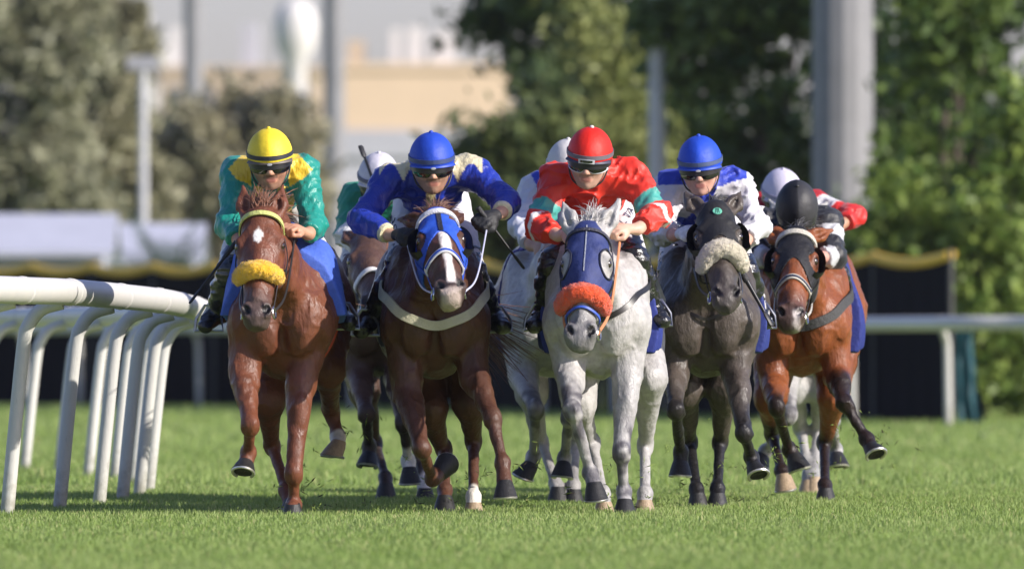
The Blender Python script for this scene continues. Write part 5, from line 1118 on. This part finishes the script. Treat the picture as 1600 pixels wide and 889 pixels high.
# whips
def whip(a, b_, label, col=(.010, .010, .011), r=.009, flap=True):
    a, b_ = np.asarray(a), np.asarray(b_); d = b_ - a; m = MB()
    root = empty('riding_whip', a); tag(root, label, 'whip', 'riding whips')
    m.tube([a - d * .02, a, a + d * .22], [r * 1.5, r * 1.6, r * 1.3], 8).build('grip', mat('whip_grip', (.02, .02, .022), .6, .2, bump=.5), root, origin=a)
    m = MB(); m.tube([a + d * .22, a + d * .5, a + d * .75], [r * .95, r * .8, r * .7], 8).build('shaft', mat('whip_shaft_%d' % int(col[0] * 1000), col, .35, .1), root, origin=a)
    m = MB(); m.tube([a + d * .74, a + d * .80, a + d * .97, b_], [r * .9, r * 1.7, r * 1.7, r * 1.2], 8, True, .5).build('flap', mat('whip_flap', (.012, .012, .013), .5, .1), root, origin=a)
w = lambda q, k: P(q[0], q[1], HS[k]['Y0'] + q[2])
whip(w((368, 380, -.12), 'A'), w((296, 474, -.20), 'A'), 'black whip pointing down at the rail from the yellow capped rider')
whip(w((748, 326, -.10), 'B'), w((819, 420, -.02), 'B'), 'black whip slanting down to the right from a black gloved hand')
whip(w((1156, 420, -.05), 'D'), w((1207, 510, -.10), 'D'), 'thick dark whip hanging beside the neck of the dark grey horse', r=.014)
whip(w((590, 300, -.1), 'F'), w((563, 228, .05), 'F'), 'black whip held upright in front of a white cap', r=.011)
whip(w((618, 395, -.1), 'F'), w((538, 446, -.1), 'F'), 'thin dark red whip across the knee of the green rider', (.16, .015, .03), r=.007)
# ------------------------------------------------------------------ turf thrown up by the hooves
def clods():
    r = np.random.default_rng(99); V, F, C = [], [], []
    for k in 'ABCDEF':
        sp = SPEC[k]
        for leg in ('fr', 'hl', 'hr'):
            c = P(*sp[leg]['C'][:2], HS[k]['Y0'] + sp[leg]['C'][2])
            for _ in range(24):
                q = c + A3(r.normal(.03, .10), abs(r.normal(.25, .3)), r.normal(.04, .12)); q[2] = max(q[2], .04); n = 1 if r.random() < .8 else 6
                for _ in range(n):
                    p = q + r.normal(0, .012, 3) * (n > 1); d = nrm(r.normal(0, 1, 3)); L = r.uniform(.008, .034); sd_ = nrm(np.cross(d, r.normal(0, 1, 3))) * r.uniform(.002, .0045); b0 = len(V)
                    V += [p - d * L, p + sd_, p + d * L, p - sd_, p + np.cross(d, sd_)]; F += [(b0, b0 + 1, b0 + 4), (b0 + 1, b0 + 2, b0 + 4), (b0 + 2, b0 + 3, b0 + 4), (b0 + 3, b0, b0 + 4), (b0, b0 + 3, b0 + 2), (b0, b0 + 2, b0 + 1)]
                    C += [np.array((.30, .40, .10)) if r.random() < .8 else np.array((.05, .035, .02))] * 5
    tag(link('turf_clods', mesh_from('turf_clods', np.array(V), np.array(F), gmat, False, np.array(C))), 'bits of grass and turf kicked up around the hooves', 'turf', kind='stuff')
clods()
# ------------------------------------------------------------------ lettering on breeches and hood
def decal(field, W, off):
    W = W.copy(); W[:, 1] = np.mean(W[:, 1]) - .5
    for _ in range(90): W[:, 1] += np.clip(field.ev(W) - off, -.01, .05) * .8
    return W
def letters(txt, center, xdir, updir, size, field, material, parent, org, off=.014, shear=0.):
    cu = bpy.data.curves.new('lettering', 'FONT'); cu.body = txt; cu.size = 1.; cu.align_x = 'CENTER'; cu.align_y = 'CENTER'; cu.resolution_u = 2
    to = bpy.data.objects.new('lettering_tmp', cu); COL.objects.link(to); dg = bpy.context.evaluated_depsgraph_get(); me = bpy.data.meshes.new_from_object(to.evaluated_get(dg)); bpy.data.objects.remove(to)
    V = np.array([v.co[:] for v in me.vertices]); F = [tuple(p.vertices) for p in me.polygons]; xd = nrm(xdir); ud = nrm(np.asarray(updir) - xd * np.dot(updir, xd))
    W = np.asarray(center) + V[:, :1] * size * xd + V[:, 1:2] * size * ud; W = decal(field, W, off)
    link('lettering', mesh_from('lettering', W - np.asarray(org), F, material, False), parent)
ink = mat('ink_navy', (.02, .025, .07), .6, 0.)
br = [c for c in RD['C']['root'].children if c.name.startswith('breeches')][0]
letters('AL TAR', P(982, 336, .25), A3(.55, 0, .75), A3(-.75, -.2, .5), .055, RD['C']['Lg'], ink, br, RD['C']['org'], .020)
br = [c for c in RD['B']['root'].children if c.name.startswith('breeches')][0]
for pts in (((-14, 14), (-9, 2), (-4, 10), (-2, -4), (3, 6)), ((-8, -6), (-2, -14), (4, -6), (8, -16)), ((-12, -14), (-4, -20), (6, -18))):
    c = np.array([P(614 + a * .8, 345 - b_ * .9, .6) for a, b_ in catmull([A3(a, 0, b_) for a, b_ in pts], 5) and [(q[0], q[2]) for q in catmull([A3(a, 0, b_) for a, b_ in pts], 5)]])
    c = decal(RD['B']['Lg'], c, .016); MB().tube(c, .003, 5).build('lettering', ink, br, origin=RD['B']['org'])
# ------------------------------------------------------------------ dusty air
hz = MB(); hz.box((0, 330, 14), (260, 400, 15)); hm = bpy.data.materials.new('dusty_air'); hm.use_nodes = True; nt = hm.node_tree; nt.nodes.remove(nt.nodes['Principled BSDF'])
pv_ = nt.nodes.new('ShaderNodeVolumePrincipled'); pv_.inputs['Color'].default_value = (.86, .87, .95, 1); pv_.inputs['Density'].default_value = .00008; pv_.inputs['Anisotropy'].default_value = .2
nt.links.new(pv_.outputs[0], nt.nodes['Material Output'].inputs['Volume']); tag(hz.build('haze', hm, None, smooth=False), 'thin dusty haze over the racecourse', 'haze', kind='stuff')
